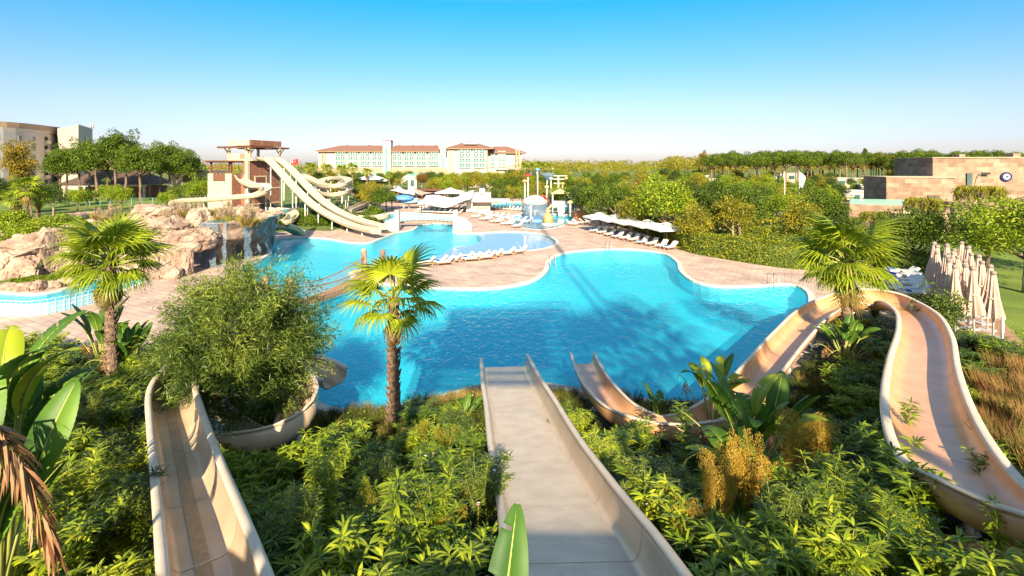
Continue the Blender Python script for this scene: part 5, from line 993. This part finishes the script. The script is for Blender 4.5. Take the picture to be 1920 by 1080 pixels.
shrubm = blob_crown(90, 26, 150, (1.5, 1.0), .2, m='leaf_bright', smallr=(.3, .45), low=-.1)
kb = Kind('low_shrub', 'shrub', [('foliage', shrubm)])
for i in range(24):
    a = r_.uniform(-40, 160); D = r_.uniform(47, 58); kb.put(dp(a, D, 2.9 + (D - 47) * .06), r_.random() * 6, r_.uniform(.8, 1.25), 'bright green shrub topping the left boulder outcrop', 'shrubs on the left outcrop')
kd = Kind('low_shrub', 'shrub', [('foliage', blob_crown(91, 26, 150, (1.5, 1.0), .22, m='leaf_mid', smallr=(.3, .45), low=-.1))])
for i in range(40):
    a = r_.uniform(540, 720); D = r_.uniform(80, 108); kd.put(dp(a, D, 0), r_.random() * 6, r_.uniform(.9, 1.5), 'green shrub in the bed below the drop slides', 'shrubs below the drop slides')
for i in range(26):
    a = r_.uniform(100, 500); D = r_.uniform(64, 84); kd.put(dp(a, D, .5), r_.random() * 6, r_.uniform(.9, 1.5), 'green shrub on the bank between rock garden and lawn', 'shrubs behind the rock garden')
for i in range(14): kb.put(dp(25 + i * 9.5, 42.5 + i * .2, .15), i, .42, 'small green plant in the bed below the left boulders', 'bed plants by the lagoon')
for i, (a, D, s_, k) in enumerate(((692, 108, .9, 'olive'), (712, 106, .85, 'mid'), (725, 112, .8, 'dark'), (702, 114, 1.0, 'olive2'), (680, 116, .7, 'bright'), (668, 122, .9, 'mid2'), (735, 118, .6, 'bright'), (580, 128, .8, 'mid'), (560, 134, 1.0, 'dark'), (610, 140, 1.0, 'mid2'), (632, 132, .9, 'olive'), (600, 112, .7, 'bright'))): place_tree(k, dp(a, D), s_, i, f'{ORD[i]} bushy tree in the planting around the coiled slides', 'bushy trees around the coiled slides')

# ------------------------------------------------ fan palms
def frond_mesh(seed, L_=1.0, pet=.9, m='palm_leaf', nseg=26, droop=.35, arc=2.1, dry=False):
    r = np.random.default_rng(seed); V = []; F3 = []
    hub = np.array([pet, 0, -.10 * pet])
    for k in range(nseg):
        a = -arc + 2 * arc * (k + .5) / nseg; da = arc / nseg * 1.02; ln = L_ * (.72 + .28 * math.cos(a * .75)) * r.uniform(.93, 1.05); sp = .42 + .1 * r.random(); base = len(V)
        def pt(ang, rad, up=0): return hub + np.array([math.cos(ang) * rad, math.sin(ang) * rad, up - droop * (rad / L_) ** 2 * L_ * (1.0 if rad < L_ * .7 else 1.25) + .10 * abs(math.sin(ang)) * rad])
        a2 = a + r.normal() * .03
        V += [hub, pt(a - da, ln * sp), pt(a, ln * sp * 1.02, .035), pt(a + da, ln * sp), pt(a2 - da * .3, ln * .82, -.02), pt(a2 + da * .3, ln * .82, -.02), pt(a2, ln, -.10 - (.16 * r.random()))]
        F3 += [[base, base + 1, base + 2], [base, base + 2, base + 3], [base + 1, base + 4, base + 2], [base + 2, base + 5, base + 3], [base + 4, base + 5, base + 2], [base + 4, base + 6, base + 5]]
    me = np_mesh('frond', np.array(V), [np.array(F3)], MATS[m]); return me
def petiole_mesh(pet):
    b = MB(); b.tube([(0, 0, 0), (pet * .5, 0, .02), (pet, 0, -.10 * pet), (pet * 1.25, 0, -.13 * pet)], [.035, .025, .018, .006], 5); o = b.build('petiole', 'petiole', None, True); me = o.data; bpy.data.objects.remove(o); return me
PM = petiole_mesh(.95)
def palm_trunk(seed, h, r0, r1):
    r = random.Random(seed); b = MB(); b.tube([(.04 * math.sin(k * .7), .04 * math.cos(k * .9), h * k / 10) for k in range(11)], [r0 + (r1 - r0) * (k / 10) + .012 * (k % 2) for k in range(11)], 10)
    n = int(h * 26)
    for i in range(n):
        a = i * 2.399; z = h * (i + .5) / n; q = r0 + (r1 - r0) * z / h; c, s = math.cos(a), math.sin(a); w_ = .075; L_ = r.uniform(.12, .24); o_ = r.uniform(.05, .12)
        p = Vector((c * q * .8, s * q * .8, z)); t_ = Vector((-s, c, 0)); tip = Vector((c * (q + o_), s * (q + o_), z + L_))
        b.add([p - t_ * w_, p + t_ * w_, tip + t_ * w_ * .45, tip - t_ * w_ * .45, p - t_ * w_ + Vector((c, s, 0)) * .05, p + t_ * w_ + Vector((c, s, 0)) * .05], [(0, 1, 2, 3), (4, 3, 2, 5), (0, 4, 5, 1), (0, 3, 4), (1, 5, 2)])
    o = b.build('trunk', 'palm_bark', None, False); me = o.data; bpy.data.objects.remove(o); return me
def fan_palm(label, loc, h, L_, seed, n=26, m='palm_leaf', r0=.22, r1=.17, nseg=26, dry=5):
    r = random.Random(seed); t = thing('fan_palm', label, 'palm tree', loc); link('trunk', palm_trunk(seed, h, r0, r1), t)
    ms = [frond_mesh(seed * 5 + k, 1.0, .95, m, nseg, .30 + .12 * k) for k in range(3)]; dr = frond_mesh(seed * 5 + 4, .9, .95, 'palm_dry', nseg, .9, 1.6)
    for i in range(n + dry):
        a = i * 2.399 + r.uniform(-.2, .2); u = i / n; el = R(84 - 112 * min(u, 1) ** .95) if i < n else R(-52 - 22 * r.random()); s_ = L_ * r.uniform(.88, 1.08) * (.85 if u < .1 else 1.28 - .5 * min(u, 1))
        me = ms[i % 3] if i < n else dr; f_ = link('frond', me, t, (0, 0, h - .15 * min(u, 1) * 1.5), (r.uniform(-.25, .25), -el, a), s_ / 1.45); link('petiole', PM, f_)
    return t
fan_palm('tall fan palm at the left before the boulders', dp(208, 22.4, hill(-17.6, 22.4)), 5.3, 1.75, 3, 34)
fan_palm('sunlit fan palm in the middle standing against the pool', dp(738, 18.4, hill(-4.3, 18.4)), 4.7, 1.5, 5, 20, 'palm_lit_tint', dry=3)
fan_palm('large fan palm at the right inside the slide loop', dp(1588, 25.3, hill(16.5, 25.3)), 4.8, 2.0, 7, 36)
fp = fan_palm('middle and tallest of three fan palms at the far left', dp(50, 62, 0), 7.2, 1.6, 9, 22, nseg=14, dry=6)
dup(fp, dp(30, 66, 0), 1, (.9, .9, .78), 'left and lower of three fan palms at the far left'); dup(fp, dp(72, 64, 0), 2, (.95, .95, .85), 'right of three fan palms at the far left')
def small_palm(px_, D, top, lab, grp): s_ = (CH - (top - HY) / F * D) / 8.2; return dup(fp, dp(px_, D), px_, (s_ * 1.1, s_ * 1.1, s_), lab, grp)
for i, (a, D, tp_) in enumerate(((581, 200, 308), (613, 190, 311), (640, 195, 312), (661, 188, 310), (688, 185, 318), (645, 205, 316), (983, 230, 309), (998, 235, 309), (1014, 225, 306), (1025, 240, 308), (730, 190, 324))): small_palm(a, D, tp_, f'{ORD[i]} of eleven distant fan palms in the hotel garden', 'distant palms in the hotel garden')
place_tree('olive', dp(1655, 60), .5, 1, 'olive green bush behind the right fan palm', None); place_tree('mid', dp(1600, 62), .6, 1, 'mid green bush hiding behind the right fan palm', None); place_tree('dark', dp(1575, 66), .7, 1, 'dark bush left of the villa terrace wall', None)

# ------------------------------------------------ foreground planting
def onhill(px_, py_, lift=0):
    for k in range(400):
        D = 40 - k * .1; x = (px_ - 960) / F * D; z = CH - (py_ - HY) / F * D
        if z >= hill(x, D) and D < shore(x) + .2: return Vector((x, D, hill(x, D) + lift))
    return Vector((x, D, 0))
SL = np.array(SLXY)
def free(x, y, r): d = np.hypot(SL[:, 0] - x, SL[:, 1] - y) - SL[:, 2]; return d.min() > r
def lance_shrub(seed, stems, h, m, L_=.24, wd=.034, per=34, spread=.5):
    r = np.random.default_rng(seed); parts = []; bs = MB()
    for k in range(stems):
        a = r.uniform(0, 6.28); le = r.uniform(.1, spread); hh = h * r.uniform(.65, 1.05); s = np.linspace(0, 1, 6); P = np.stack([math.cos(a) * le * hh * s ** 1.4, math.sin(a) * le * hh * s ** 1.4, hh * s], 1)
        bs.tube([tuple(p) for p in P], [.009 - .0012 * j for j in range(6)], 4)
        u = r.uniform(.25, 1.0, per) ** .8; u[:7] = r.uniform(.93, 1.0, 7); C = np.stack([np.interp(u, s, P[:, j]) for j in range(3)], 1); b_ = r.uniform(0, 6.28, per); up = r.uniform(.1, .8, per); D = np.stack([np.cos(b_), np.sin(b_), up], 1)
        parts.append(leaf_tris(C, D, np.tile([0, 0, 1.], (per, 1)) + r.normal(size=(per, 3)) * .25, L_ * r.uniform(.65, 1.2, per), wd * r.uniform(.8, 1.2, per), .28, 3))
    V, Fc = join(parts); fo = np_mesh('foliage', V, Fc, MATS[m]); o = bs.build('stems', 'petiole', None, True); me = o.data; bpy.data.objects.remove(o); return [('foliage', fo), ('stems', me)]
LK = [Kind('leafy_shrub', 'shrub', lance_shrub(1, 22, 1.0, 'leaf_lance', .27, .042, 40, .7)), Kind('leafy_shrub', 'shrub', lance_shrub(2, 24, .85, 'leaf_lance_dark', .26, .04, 38, .75)), Kind('leafy_shrub', 'shrub', lance_shrub(3, 20, 1.15, 'leaf_lance', .3, .045, 40, .6)), Kind('leafy_shrub', 'shrub', lance_shrub(4, 28, .75, 'leaf_lance', .22, .032, 40, .8)), Kind('leafy_shrub', 'shrub', lance_shrub(5, 26, .9, 'leaf_fine', .19, .026, 55, .7))]
SG = Kind('dark_sedge', 'grass clump', [('blades', grass_mesh(11, 420, 1.0, 1.6, 'grass_dark', .014, .5))]); RG = Kind('red_grass', 'grass clump', [('blades', grass_mesh(12, 700, 1.5, 1.6, 'grass_red', .014, .32))]); GN = Kind('long_grass', 'grass clump', [('blades', grass_mesh(13, 380, 1.0, 1.5, 'grass_gold', .014, .6))])
cnt = 0; tries = 0; placed = []
while cnt < 290 and tries < 9000:
    tries += 1; y = r_.uniform(4.6, 34); a = r_.uniform(-60, 1980); x = (a - 960) / F * y; ys = shore(x)
    if y > ys - .5: continue
    if x > 23 and y > 24: continue
    dist = ys - y; near_pool = x > -9 and x < 14 and dist < 3.4
    sc = r_.uniform(.8, 1.15) * (1.0 if y < 18 else 1.25)
    if not free(x, y, .38 * sc): continue
    if any((x - q[0]) ** 2 + (y - q[1]) ** 2 < (.55 * (1 if y < 10 else 1.3 if y < 18 else 1.6)) ** 2 for q in placed): continue
    placed.append((x, y)); z = hill(x, y) - .03
    if near_pool: continue
    if 6.8 < x < 14 and 5.6 < y < 9.2: sc *= .55
    if x > 12.5 and y < 21 and x > (1790 - 960) / F * y and y > 9.5 and free(x, y, 1.0):
        RG.put((x, y, z), r_.random() * 6, sc * 1.0, 'reddish feathery grass clump on the slope at the right edge', 'red grasses at the right edge'); continue
    k = r_.choice([0, 0, 1, 2, 3, 3, 4]); 
    dpt = 'in the bottom foreground' if y < 7 else 'low on the picture' if y < 9.5 else 'halfway to the pool' if y < 14 else 'nearer the pool' if y < 20 else 'farthest from the viewer'
    side = 'at the left edge' if a < 110 else 'left of the left slide' if a < 300 else 'just right of the left slide' if a < 560 else 'below the middle palm' if a < 780 else 'just left of the centre slide' if a < 950 else 'just right of the centre slide' if a < 1280 else 'around the golden plumes' if a < 1540 else 'left of the right slide' if a < 1760 else 'right of the right slide'
    LK[k].put((x, y, z), r_.random() * 6, (sc, sc, sc * (.8 if y > 10 else 1)), f'{["fresh green", "dark green", "tall fresh green", "low narrow leaved", "fine leaved"][k]} shrub {side}, {dpt}', 'leafy shrubs on the slope'); cnt += 1
for i, (a, c, s_, k) in enumerate(((1655, 900, 1.25, 2), (1700, 935, 1.3, 0), (1735, 985, 1.25, 2), (1600, 990, 1.2, 0), (1560, 930, 1.15, 2), (1660, 960, 1.1, 0), (1620, 860, 1.1, 0), (1520, 1000, 1.1, 2), (1640, 800, 1.1, 1), (1630, 750, 1.1, 0), (470, 905, 1.0, 2), (520, 900, 1.1, 0), (575, 880, 1.1, 2), (610, 850, 1.0, 0), (430, 900, .9, 3))):
    p = onhill(a, c + 30)
    if free(p.x, p.y, .12): LK[k].put(p, i, s_, f'{ORD[i % 10]} fresh shrub leaning on the near wall of the {"right" if i < 10 else "curled left"} slide', 'shrubs along the slide walls')
tall = Kind('tall_stem_plant', 'plant', lance_shrub(9, 3, 2.1, 'leaf_lance', .36, .05, 60, .12))
for i, (a, c) in enumerate(((1692, 850), (1870, 1075), (1290, 860), (740, 1075))):
    p = onhill(a, c + 20); tall.put(p, i * 2, 1.0 if i != 1 else .7, ['tall leafy stem beside the left rim of the right slide', 'tall leafy stem in the bottom right corner', 'tall leafy stem left of the golden plumes', 'tall leafy stem at the bottom left of the centre slide'][i], 'tall leafy stems')
FT = [Kind('feathery_shrub', 'shrub', lance_shrub(15, 20, 1.5, 'leaf_fine', .2, .024, 90, .45)), Kind('feathery_shrub', 'shrub', lance_shrub(16, 12, 1.7, 'leaf_lance', .26, .03, 70, .4))]
for i, (a, c) in enumerate(((200, 860), (150, 950), (230, 1010), (60, 1010), (180, 770), (600, 960), (720, 900), (820, 1000), (900, 960), (1130, 870), (1210, 960), (1180, 1040), (1620, 900), (1560, 1000), (1460, 1050), (1700, 1050), (560, 1050), (1000, 1075))):
    p = onhill(a, c + 50)
    if free(p.x, p.y, .3): FT[i % 2].put(p, i, .85 + .12 * (i % 3), f'{ORD[i]} taller feathery shrub from the far left standing above its neighbours', 'taller feathery shrubs')
ns = 0; tries = 0; pl2 = []
while ns < 110 and tries < 6000:
    tries += 1; x = r_.uniform(-10, 15); ys = shore(x); y = ys - r_.uniform(.1, 3.8)
    if not free(x, y, .25) or any((x - q[0]) ** 2 + (y - q[1]) ** 2 < .34 for q in pl2): continue
    pl2.append((x, y)); (SG if ns % 5 else GN).put((x, y, hill(x, y) - .03), r_.random() * 6, r_.uniform(.6, .95), ('dark sedge clump' if ns % 5 else 'dry golden grass clump') + ' at the pool edge ' + ('left of the middle palm' if x < -5.2 else 'between middle palm and centre slide' if x < -1.4 else 'between the two slide mouths' if x < 3 else 'right of the small slide mouth' if x < 8 else 'by the right slide curve'), 'sedges along the pool edge' if ns % 5 else 'golden grasses along the pool edge'); ns += 1
# undergrowth carpet
n = 85000; yy_ = 4 + 31 * rw.random(n) ** 1.3; aa = rw.uniform(-80, 2000, n); xx_ = (aa - 960) / F * yy_; ok = np.array([y < shore(x) - .15 and not (x > 23 and y > 24.5) for x, y in zip(xx_, yy_)]); xx_, yy_ = xx_[ok], yy_[ok]
d_ = np.min(np.hypot(xx_[:, None] - SL[None, :, 0], yy_[:, None] - SL[None, :, 1]) - SL[None, :, 2], 1); ok = d_ > .02; xx_, yy_ = xx_[ok], yy_[ok]; n = len(xx_)
zz_ = np.array([hill(x, y) for x, y in zip(xx_, yy_)]) + rw.uniform(-.02, .28, n) ; C = np.stack([xx_, yy_, zz_], 1); D = rw.normal(size=(n, 3)) * .7 + np.array([0, 0, .6])
V, Fc = leaf_tris(C, D, rw.normal(size=(n, 3)) + np.array([0, 0, 1.]), rw.uniform(.12, .28, n), .045, .3, 3)
tag(link('undergrowth', np_mesh('undergrowth', V, Fc, MATS['leaf_lance'])), 'dense carpet of small leaves covering the slope under the shrubs', 'undergrowth', kind='stuff')

# bushy tree in the curl of the left slide
def bushy():
    r = np.random.default_rng(8); parts = []; dirs = unit(r.normal(size=(560, 3))); dirs = dirs[dirs[:, 2] > -.75]
    for d in dirs:
        rad = r.uniform(.5, 1.0) * (1 + .38 * noise.noise(Vector(d.tolist()) * 2.2));  c = d * rad * np.array([2.35, 2.1, 2.3]); c[2] += .1
        if c[2] < -.6: c[:2] *= .8; c[2] *= 1.25
        nn = 125; tw_ = unit(d + np.array([0, 0, .25]) + r.normal(size=3) * .35); s = r.random(nn); C = c + tw_ * (s[:, None] * .75 - .25) + r.normal(size=(nn, 3)) * .13; D = tw_ * .8 + r.normal(size=(nn, 3)) * .8
        parts.append(leaf_tris(C, D, r.normal(size=(nn, 3)), r.uniform(.12, .24, nn), .026, .15, 1))
    V, Fc = join(parts); return np_mesh('crown', V, Fc, MATS['leaf_fine'])
t = thing('bushy_tree', 'large feathery bush in the curl of the lower left slide', 'tree', (-8.75, 16.6, hill(-8.7, 16.6)))
link('trunk', trunk_mesh(60, 2.4, .1, .06, 9, 1.3, 'bark', .05, zs=.2), t); link('crown', bushy(), t, (0, 0, 3.3), None, (1.08, 1.0, 1.08))
t = thing('bushy_shrub', 'olive brown feathery bush between right slide and folded parasols', 'shrub', (23.6, 28.2, 0)); link('foliage', blob_crown(95, 50, 160, (1.4, 1.5), .13, m='leaf_fine', smallr=(.22, .34)), t, (0, 0, 1.6))

# paddle leaved plants
def paddle(seed, L_, W_, curl=.5, fold=.35, tears=6, m='leaf_paddle', name='leaf'):
    r = np.random.default_rng(seed); n = 34; V = []; F4 = []; th = 0; p = np.array([0., 0, 0]); tear = set(r.choice(np.arange(8, 32), tears, replace=False).tolist()) if tears else set()
    cs = 5; rows = []
    for k in range(n + 1):
        u = k / n; th = R(88) - curl * u ** 1.3 * 1.9; 
        if k: p = p + np.array([math.cos(th), 0, math.sin(th)]) * L_ / n
        w_ = W_ / 2 * (max(0, math.sin(math.pi * min(1, u * .93 + .05))) ** .62) * (1 - .25 * u); nrm = np.array([-math.sin(th), 0, math.cos(th)]); row = []
        for side in (-1, 1):
            for j in range(cs + 1):
                v = j / cs; sg = 1 if k % 2 else -1; off = nrm * (fold * w_ * v - .25 * w_ * v * v * 1.4 + .0035 * sg * (v > 0)) ; sh = np.array([math.cos(th), 0, math.sin(th)]) * v * w_ * .25; row.append(p + np.array([0, side * w_ * v, 0]) + off + sh)
        rows.append(row)
    V = np.array(rows).reshape(-1, 3); m_ = 2 * (cs + 1); F4 = []
    for k in range(n):
        for s_ in (0, 1):
            for j in range(cs):
                if (k in tear and j >= (1 if (k * 7 + s_) % 3 else 3) and (k + s_) % 2): continue
                a = k * m_ + s_ * (cs + 1) + j; F4.append([a, a + 1, a + m_ + 1, a + m_])
    me = np_mesh(name, V, [np.array(F4)], MATS[m], False); cen = [tuple(rows[k][0] - np.array([0, 0, .006])) for k in range(0, n + 1, 3)]
    b = MB(); b.tube(cen, [.016 * L_ * (1 - .8 * i / len(cen)) + .002 for i in range(len(cen))], 5); o = b.build('midrib', 'petiole', None, True); rb = o.data; bpy.data.objects.remove(o); return me, rb
PAD = [paddle(i, 1.0, .46, [.35, .6, .9, .2][i], .4, [2, 5, 7, 0][i]) for i in range(4)]; PADY = paddle(9, 1.0, .42, .7, .4, 4, 'palm_lit_tint'); PADD = paddle(12, 1.0, .4, 1.3, .2, 9, 'dead_leaf')  # PADY takes the brightened palm colour, as if sunlit
def strips(seed):
    r = np.random.default_rng(seed); parts = []
    for k in range(26):
        u = r.random(); C = np.array([[.5 * u * math.sin(1.2), 0, .18 * u - .3 * u * u]]); D = np.array([[.5 + r.normal() * .3, r.normal() * .55, -.5 - r.random()]]); parts.append(leaf_tris(C, D, r.normal(size=(1, 3)), np.array([r.uniform(.25, .5)]), .035, .35, 3))
    V, Fc = join(parts); return np_mesh('leaf', V, Fc, MATS['dead_leaf'])
PADD = (strips(2), PADD[1])
def paddle_plant(label, loc, n, stalk, L_, seed, spread=.5, lit=0, dead=0, name='paddle_plant', face=None):
    r = random.Random(seed); t = thing(name, label, 'plant', loc)
    for i in range(n + dead):
        a = i * 2.4 + r.uniform(-.3, .3) if face is None else face + r.uniform(-1.2, 1.2); tilt = spread * r.uniform(.25, 1.0) if i < n else 1.3; hs = stalk * r.uniform(.7, 1.1); tip = Vector((math.cos(a) * math.sin(tilt * .6) * hs, math.sin(a) * math.sin(tilt * .6) * hs, math.cos(tilt * .6) * hs))
        b = MB(); b.tube([(0.04 * math.cos(a), .04 * math.sin(a), 0), tuple(tip * .55 + Vector((0, 0, .04))), tuple(tip)], [.035, .025, .016], 6); s_ = b.build('stalk', 'petiole', t, True)
        me, rb = (PADD if i >= n else PADY if i < lit else PAD[r.randrange(4)]); l_ = link('leaf', me, t, tip, None, L_ * r.uniform(.8, 1.15)); l_.rotation_euler = (Matrix.Rotation(a, 3, 'Z') @ Matrix.Rotation(tilt * .7, 3, 'Y') @ Matrix.Rotation(r.uniform(-.9, .9), 3, 'Z')).to_euler(); link('midrib', rb, l_)
    return t
paddle_plant('largest paddle leaved plant beside the right slide curve', Vector((6.1, 12.9, hill(6.1, 12.9))), 16, 1.7, 1.3, 1, .8, 4, 10); paddle_plant('low broad paddle leaves in front of the largest plant', Vector((5.5, 11.7, hill(5.5, 11.7))), 8, .8, 1.35, 2, 1.1, 3, 0)
paddle_plant('paddle leaved plant with top leaves coloured sunlit yellow by the pool', Vector((6.9, 17.6, hill(6.9, 17.6))), 11, 1.9, 1.0, 3, .5, 7, 4); paddle_plant('small three leaved banana plant with dry skirt by the pool', Vector((5.0, 17.6, hill(5, 17.6))), 4, 1.0, .9, 4, .5, 0, 6)
paddle_plant('small upright plant at the left of the centre slide mouth', Vector((-1.75, 18.6, hill(-1.75, 18.6))), 6, .45, .75, 5, .9, 0, 1)
paddle_plant('left clump of pale paddle leaved plants before the left deck', Vector((-19.2, 24.0, hill(-19.2, 24))), 14, 1.9, 1.5, 6, .6, 1, 5); paddle_plant('right clump of paddle leaved plants before the left deck', Vector((-17.4, 23.2, hill(-17.4, 23.2))), 11, 1.3, 1.35, 7, .7, 1, 3)
paddle_plant('clump of paddle leaves at the foot of the right fan palm', Vector((16.0, 24.6, hill(16, 24.6))), 12, 1.6, 1.1, 8, .8, 2, 7)
paddle_plant('huge glossy paddle leaved plant at the left edge of the view', Vector((-6.55, 6.3, hill(-6.5, 6.3))), 11, 2.3, 1.2, 9, .38, 0, 0)
paddle_plant('tall stand of broad paddle leaves rising along the left edge', Vector((-7.3, 7.3, hill(-7.3, 7.3))), 12, 3.0, 1.45, 29, .3, 2, 0)
paddle_plant('low paddle leaved plant in the bottom left corner', Vector((-4.7, 4.6, hill(-4.7, 4.6))), 5, .25, .9, 19, 1.1, 0, 0)
paddle_plant('rosette of torn paddle leaves above the left edge slope', Vector((-9.2, 9.2, hill(-9.2, 9.2))), 5, .8, 1.1, 12, .8, 1, 2)
t = thing('banana_plant', 'single broad banana leaf rising at the bottom beside the centre slide', 'plant', Vector((-.10, 3.35, 4.0))); me, rb = paddle(33, 1.0, .33, .42, .5, 2, 'leaf_banana'); b = MB(); b.tube([(0, 0, 0), (0, 0, 1.0), (0, .05, 2.62)], [.03, .025, .018], 6); b.build('stalk', 'petiole', t, True); l_ = link('leaf', me, t, (0, .05, 2.62), (R(6), 0, R(83))); link('midrib', rb, l_)
# drooping torn dead frond at the left
def dead_frond():
    r = np.random.default_rng(4); s = np.linspace(0, 1, 30); P = np.stack([.2 + 1.15 * s, -.1 * s, .55 * s - 1.9 * s ** 2.2], 1); parts = []
    for j in range(4, 30):
        for sd_ in (-1, 1):
            for q in range(3): C = P[j][None] + r.normal(size=(1, 3)) * .01; D = np.array([[.5 + r.normal() * .15, sd_ * (.6 - .3 * s[j]) + r.normal() * .1, -.25 - 1.0 * s[j] + r.normal() * .15]]); parts.append(leaf_tris(C, D, r.normal(size=(1, 3)) * .3 + np.array([[0, 0, 1.]]), np.array([.55 * (1 - .35 * s[j])]), .035, .4, 3))
    V, Fc = join(parts); return np_mesh('frond', V, Fc, MATS['dead_leaf'])
t = thing('dead_frond', 'drooping brown torn frond hanging over the left slope', 'frond', Vector((-6.75, 6.1, 6.9))); link('leaflets', dead_frond(), t); b = MB(); b.tube([(-.6, 0, -2.6), (-.2, 0, -.6), (.2, 0, 0), (.6, -.05, .1), (1.0, -.1, -.55), (1.35, -.1, -1.35)], [.04, .035, .025, .02, .014, .006], 6); b.build('stem', 'dead_leaf', t, True)

# goldenrod plumes and flowers
GP = Kind('goldenrod', 'plant', [('plumes', plume_mesh(21, 16, 1.25, 'plume_gold', (.10, .17), 420, .014, .42)), ('foliage', grass_mesh(22, 160, .9, .7, 'leaf_fine', .02, .5, name='foliage'))]); GP2 = Kind('pale_goldenrod', 'plant', [('plumes', plume_mesh(23, 10, 1.0, 'leaf_olive', (.07, .15), 260, .012, .4)), ('foliage', grass_mesh(24, 120, .8, .6, 'leaf_fine', .018, .5, name='foliage'))])
for i, (a, c, s_) in enumerate(((1345, 905, 1.0), (1395, 920, 1.15), (1445, 905, .9), (1520, 835, 1.1), (1300, 1000, .8), (1535, 790, .9))): GP.put(onhill(a, c + 75, -.05), i, s_ * 1.15, f'{ORD[i]} golden plumed plant of the patch below the largest paddle plant', 'golden plumed plants')
for i, (a, c, s_) in enumerate(((835, 800, 1.0), (790, 790, 1.0), (700, 960, 1.1), (760, 1000, 1.0), (860, 930, .9), (1065, 800, .9), (1040, 780, .9), (850, 1000, 1.0), (640, 900, .8))): GP2.put(onhill(a, c + 60, -.05), i, s_, f'{ORD[i]} yellow green plumed weed left of or near the centre slide', 'yellow green plumed weeds')
for i, (a, c, s_) in enumerate(((1490, 960, 1.75), (1530, 930, 1.6), (1400, 1010, 1.6), (1345, 1040, 1.4))): GP.put(onhill(a, c, -.05), i * 2, (s_ * .6, s_ * .6, s_), f'{ORD[i]} tall narrow golden plume cluster standing over the shrubs', 'tall golden plume clusters')
fl = MB(); r5 = random.Random(5)
mat('petal_pink', (.65, .25, .38), .6); mat('petal_white', (.75, .72, .75), .6)
def blossom(m): b = MB(); [b.lathe([(.004, -.004), (.016, 0), (.004, .006)], (.02 * math.cos(k * 1.257), .02 * math.sin(k * 1.257), 0), 6) for k in range(5)]; o = b.build('blossom', m, None, True); me = o.data; bpy.data.objects.remove(o); return me
bl = [blossom('petal_pink'), blossom('petal_white')]
for i in range(36):
    a = r5.choice([r5.uniform(1180, 1340), r5.uniform(1560, 1680), r5.uniform(700, 900)]); c = r5.uniform(860, 1040); p = onhill(a, c); 
    if not free(p.x, p.y, .2): continue
    t = thing('wild_flower', ['small pink blossom among the slope leaves', 'small white blossom among the slope leaves'][i % 2], 'flower', p, 0, ['pink blossoms on the slope', 'white blossoms on the slope'][i % 2]); b = MB(); b.cyl((0, 0, 0), (0, 0, .85), .004, n=4); b.build('stem', 'petiole', t); link('blossom', bl[i % 2], t, (0, 0, .86), (R(-50), 0, 0))
# unseen trees and stretched palms added behind the viewer to shade slope and pool
for i, (x, y, k, s_) in enumerate(((-20, -12, 'mid2', 1.9), (-27, -8, 'olive', 1.8), (-34, -12, 'mid', 1.9), (11.5, -12, 'mid2', 1.5), (20, -16, 'olive2', 1.7), (29, -12, 'mid', 1.5))): place_tree(k, (x, y, 2), (s_, s_, s_ * 1.05), i, f'{ORD[i]} unseen tree added behind the viewing platform for its shade', 'unseen shade trees behind the viewing platform')
for i, (x, y, z, s_) in enumerate(((7.6, -10, 0, (1.5, 1.5, 2.6)), (11.4, -9, 0, (1.4, 1.4, 2.75)), (-13, -9, 0, (1.5, 1.5, 2.3)))): dup(fp, (x, y, z), i, s_, f'{ORD[i]} unseen stretched palm added behind the viewing platform for its shadow', 'unseen shade palms behind the viewing platform')
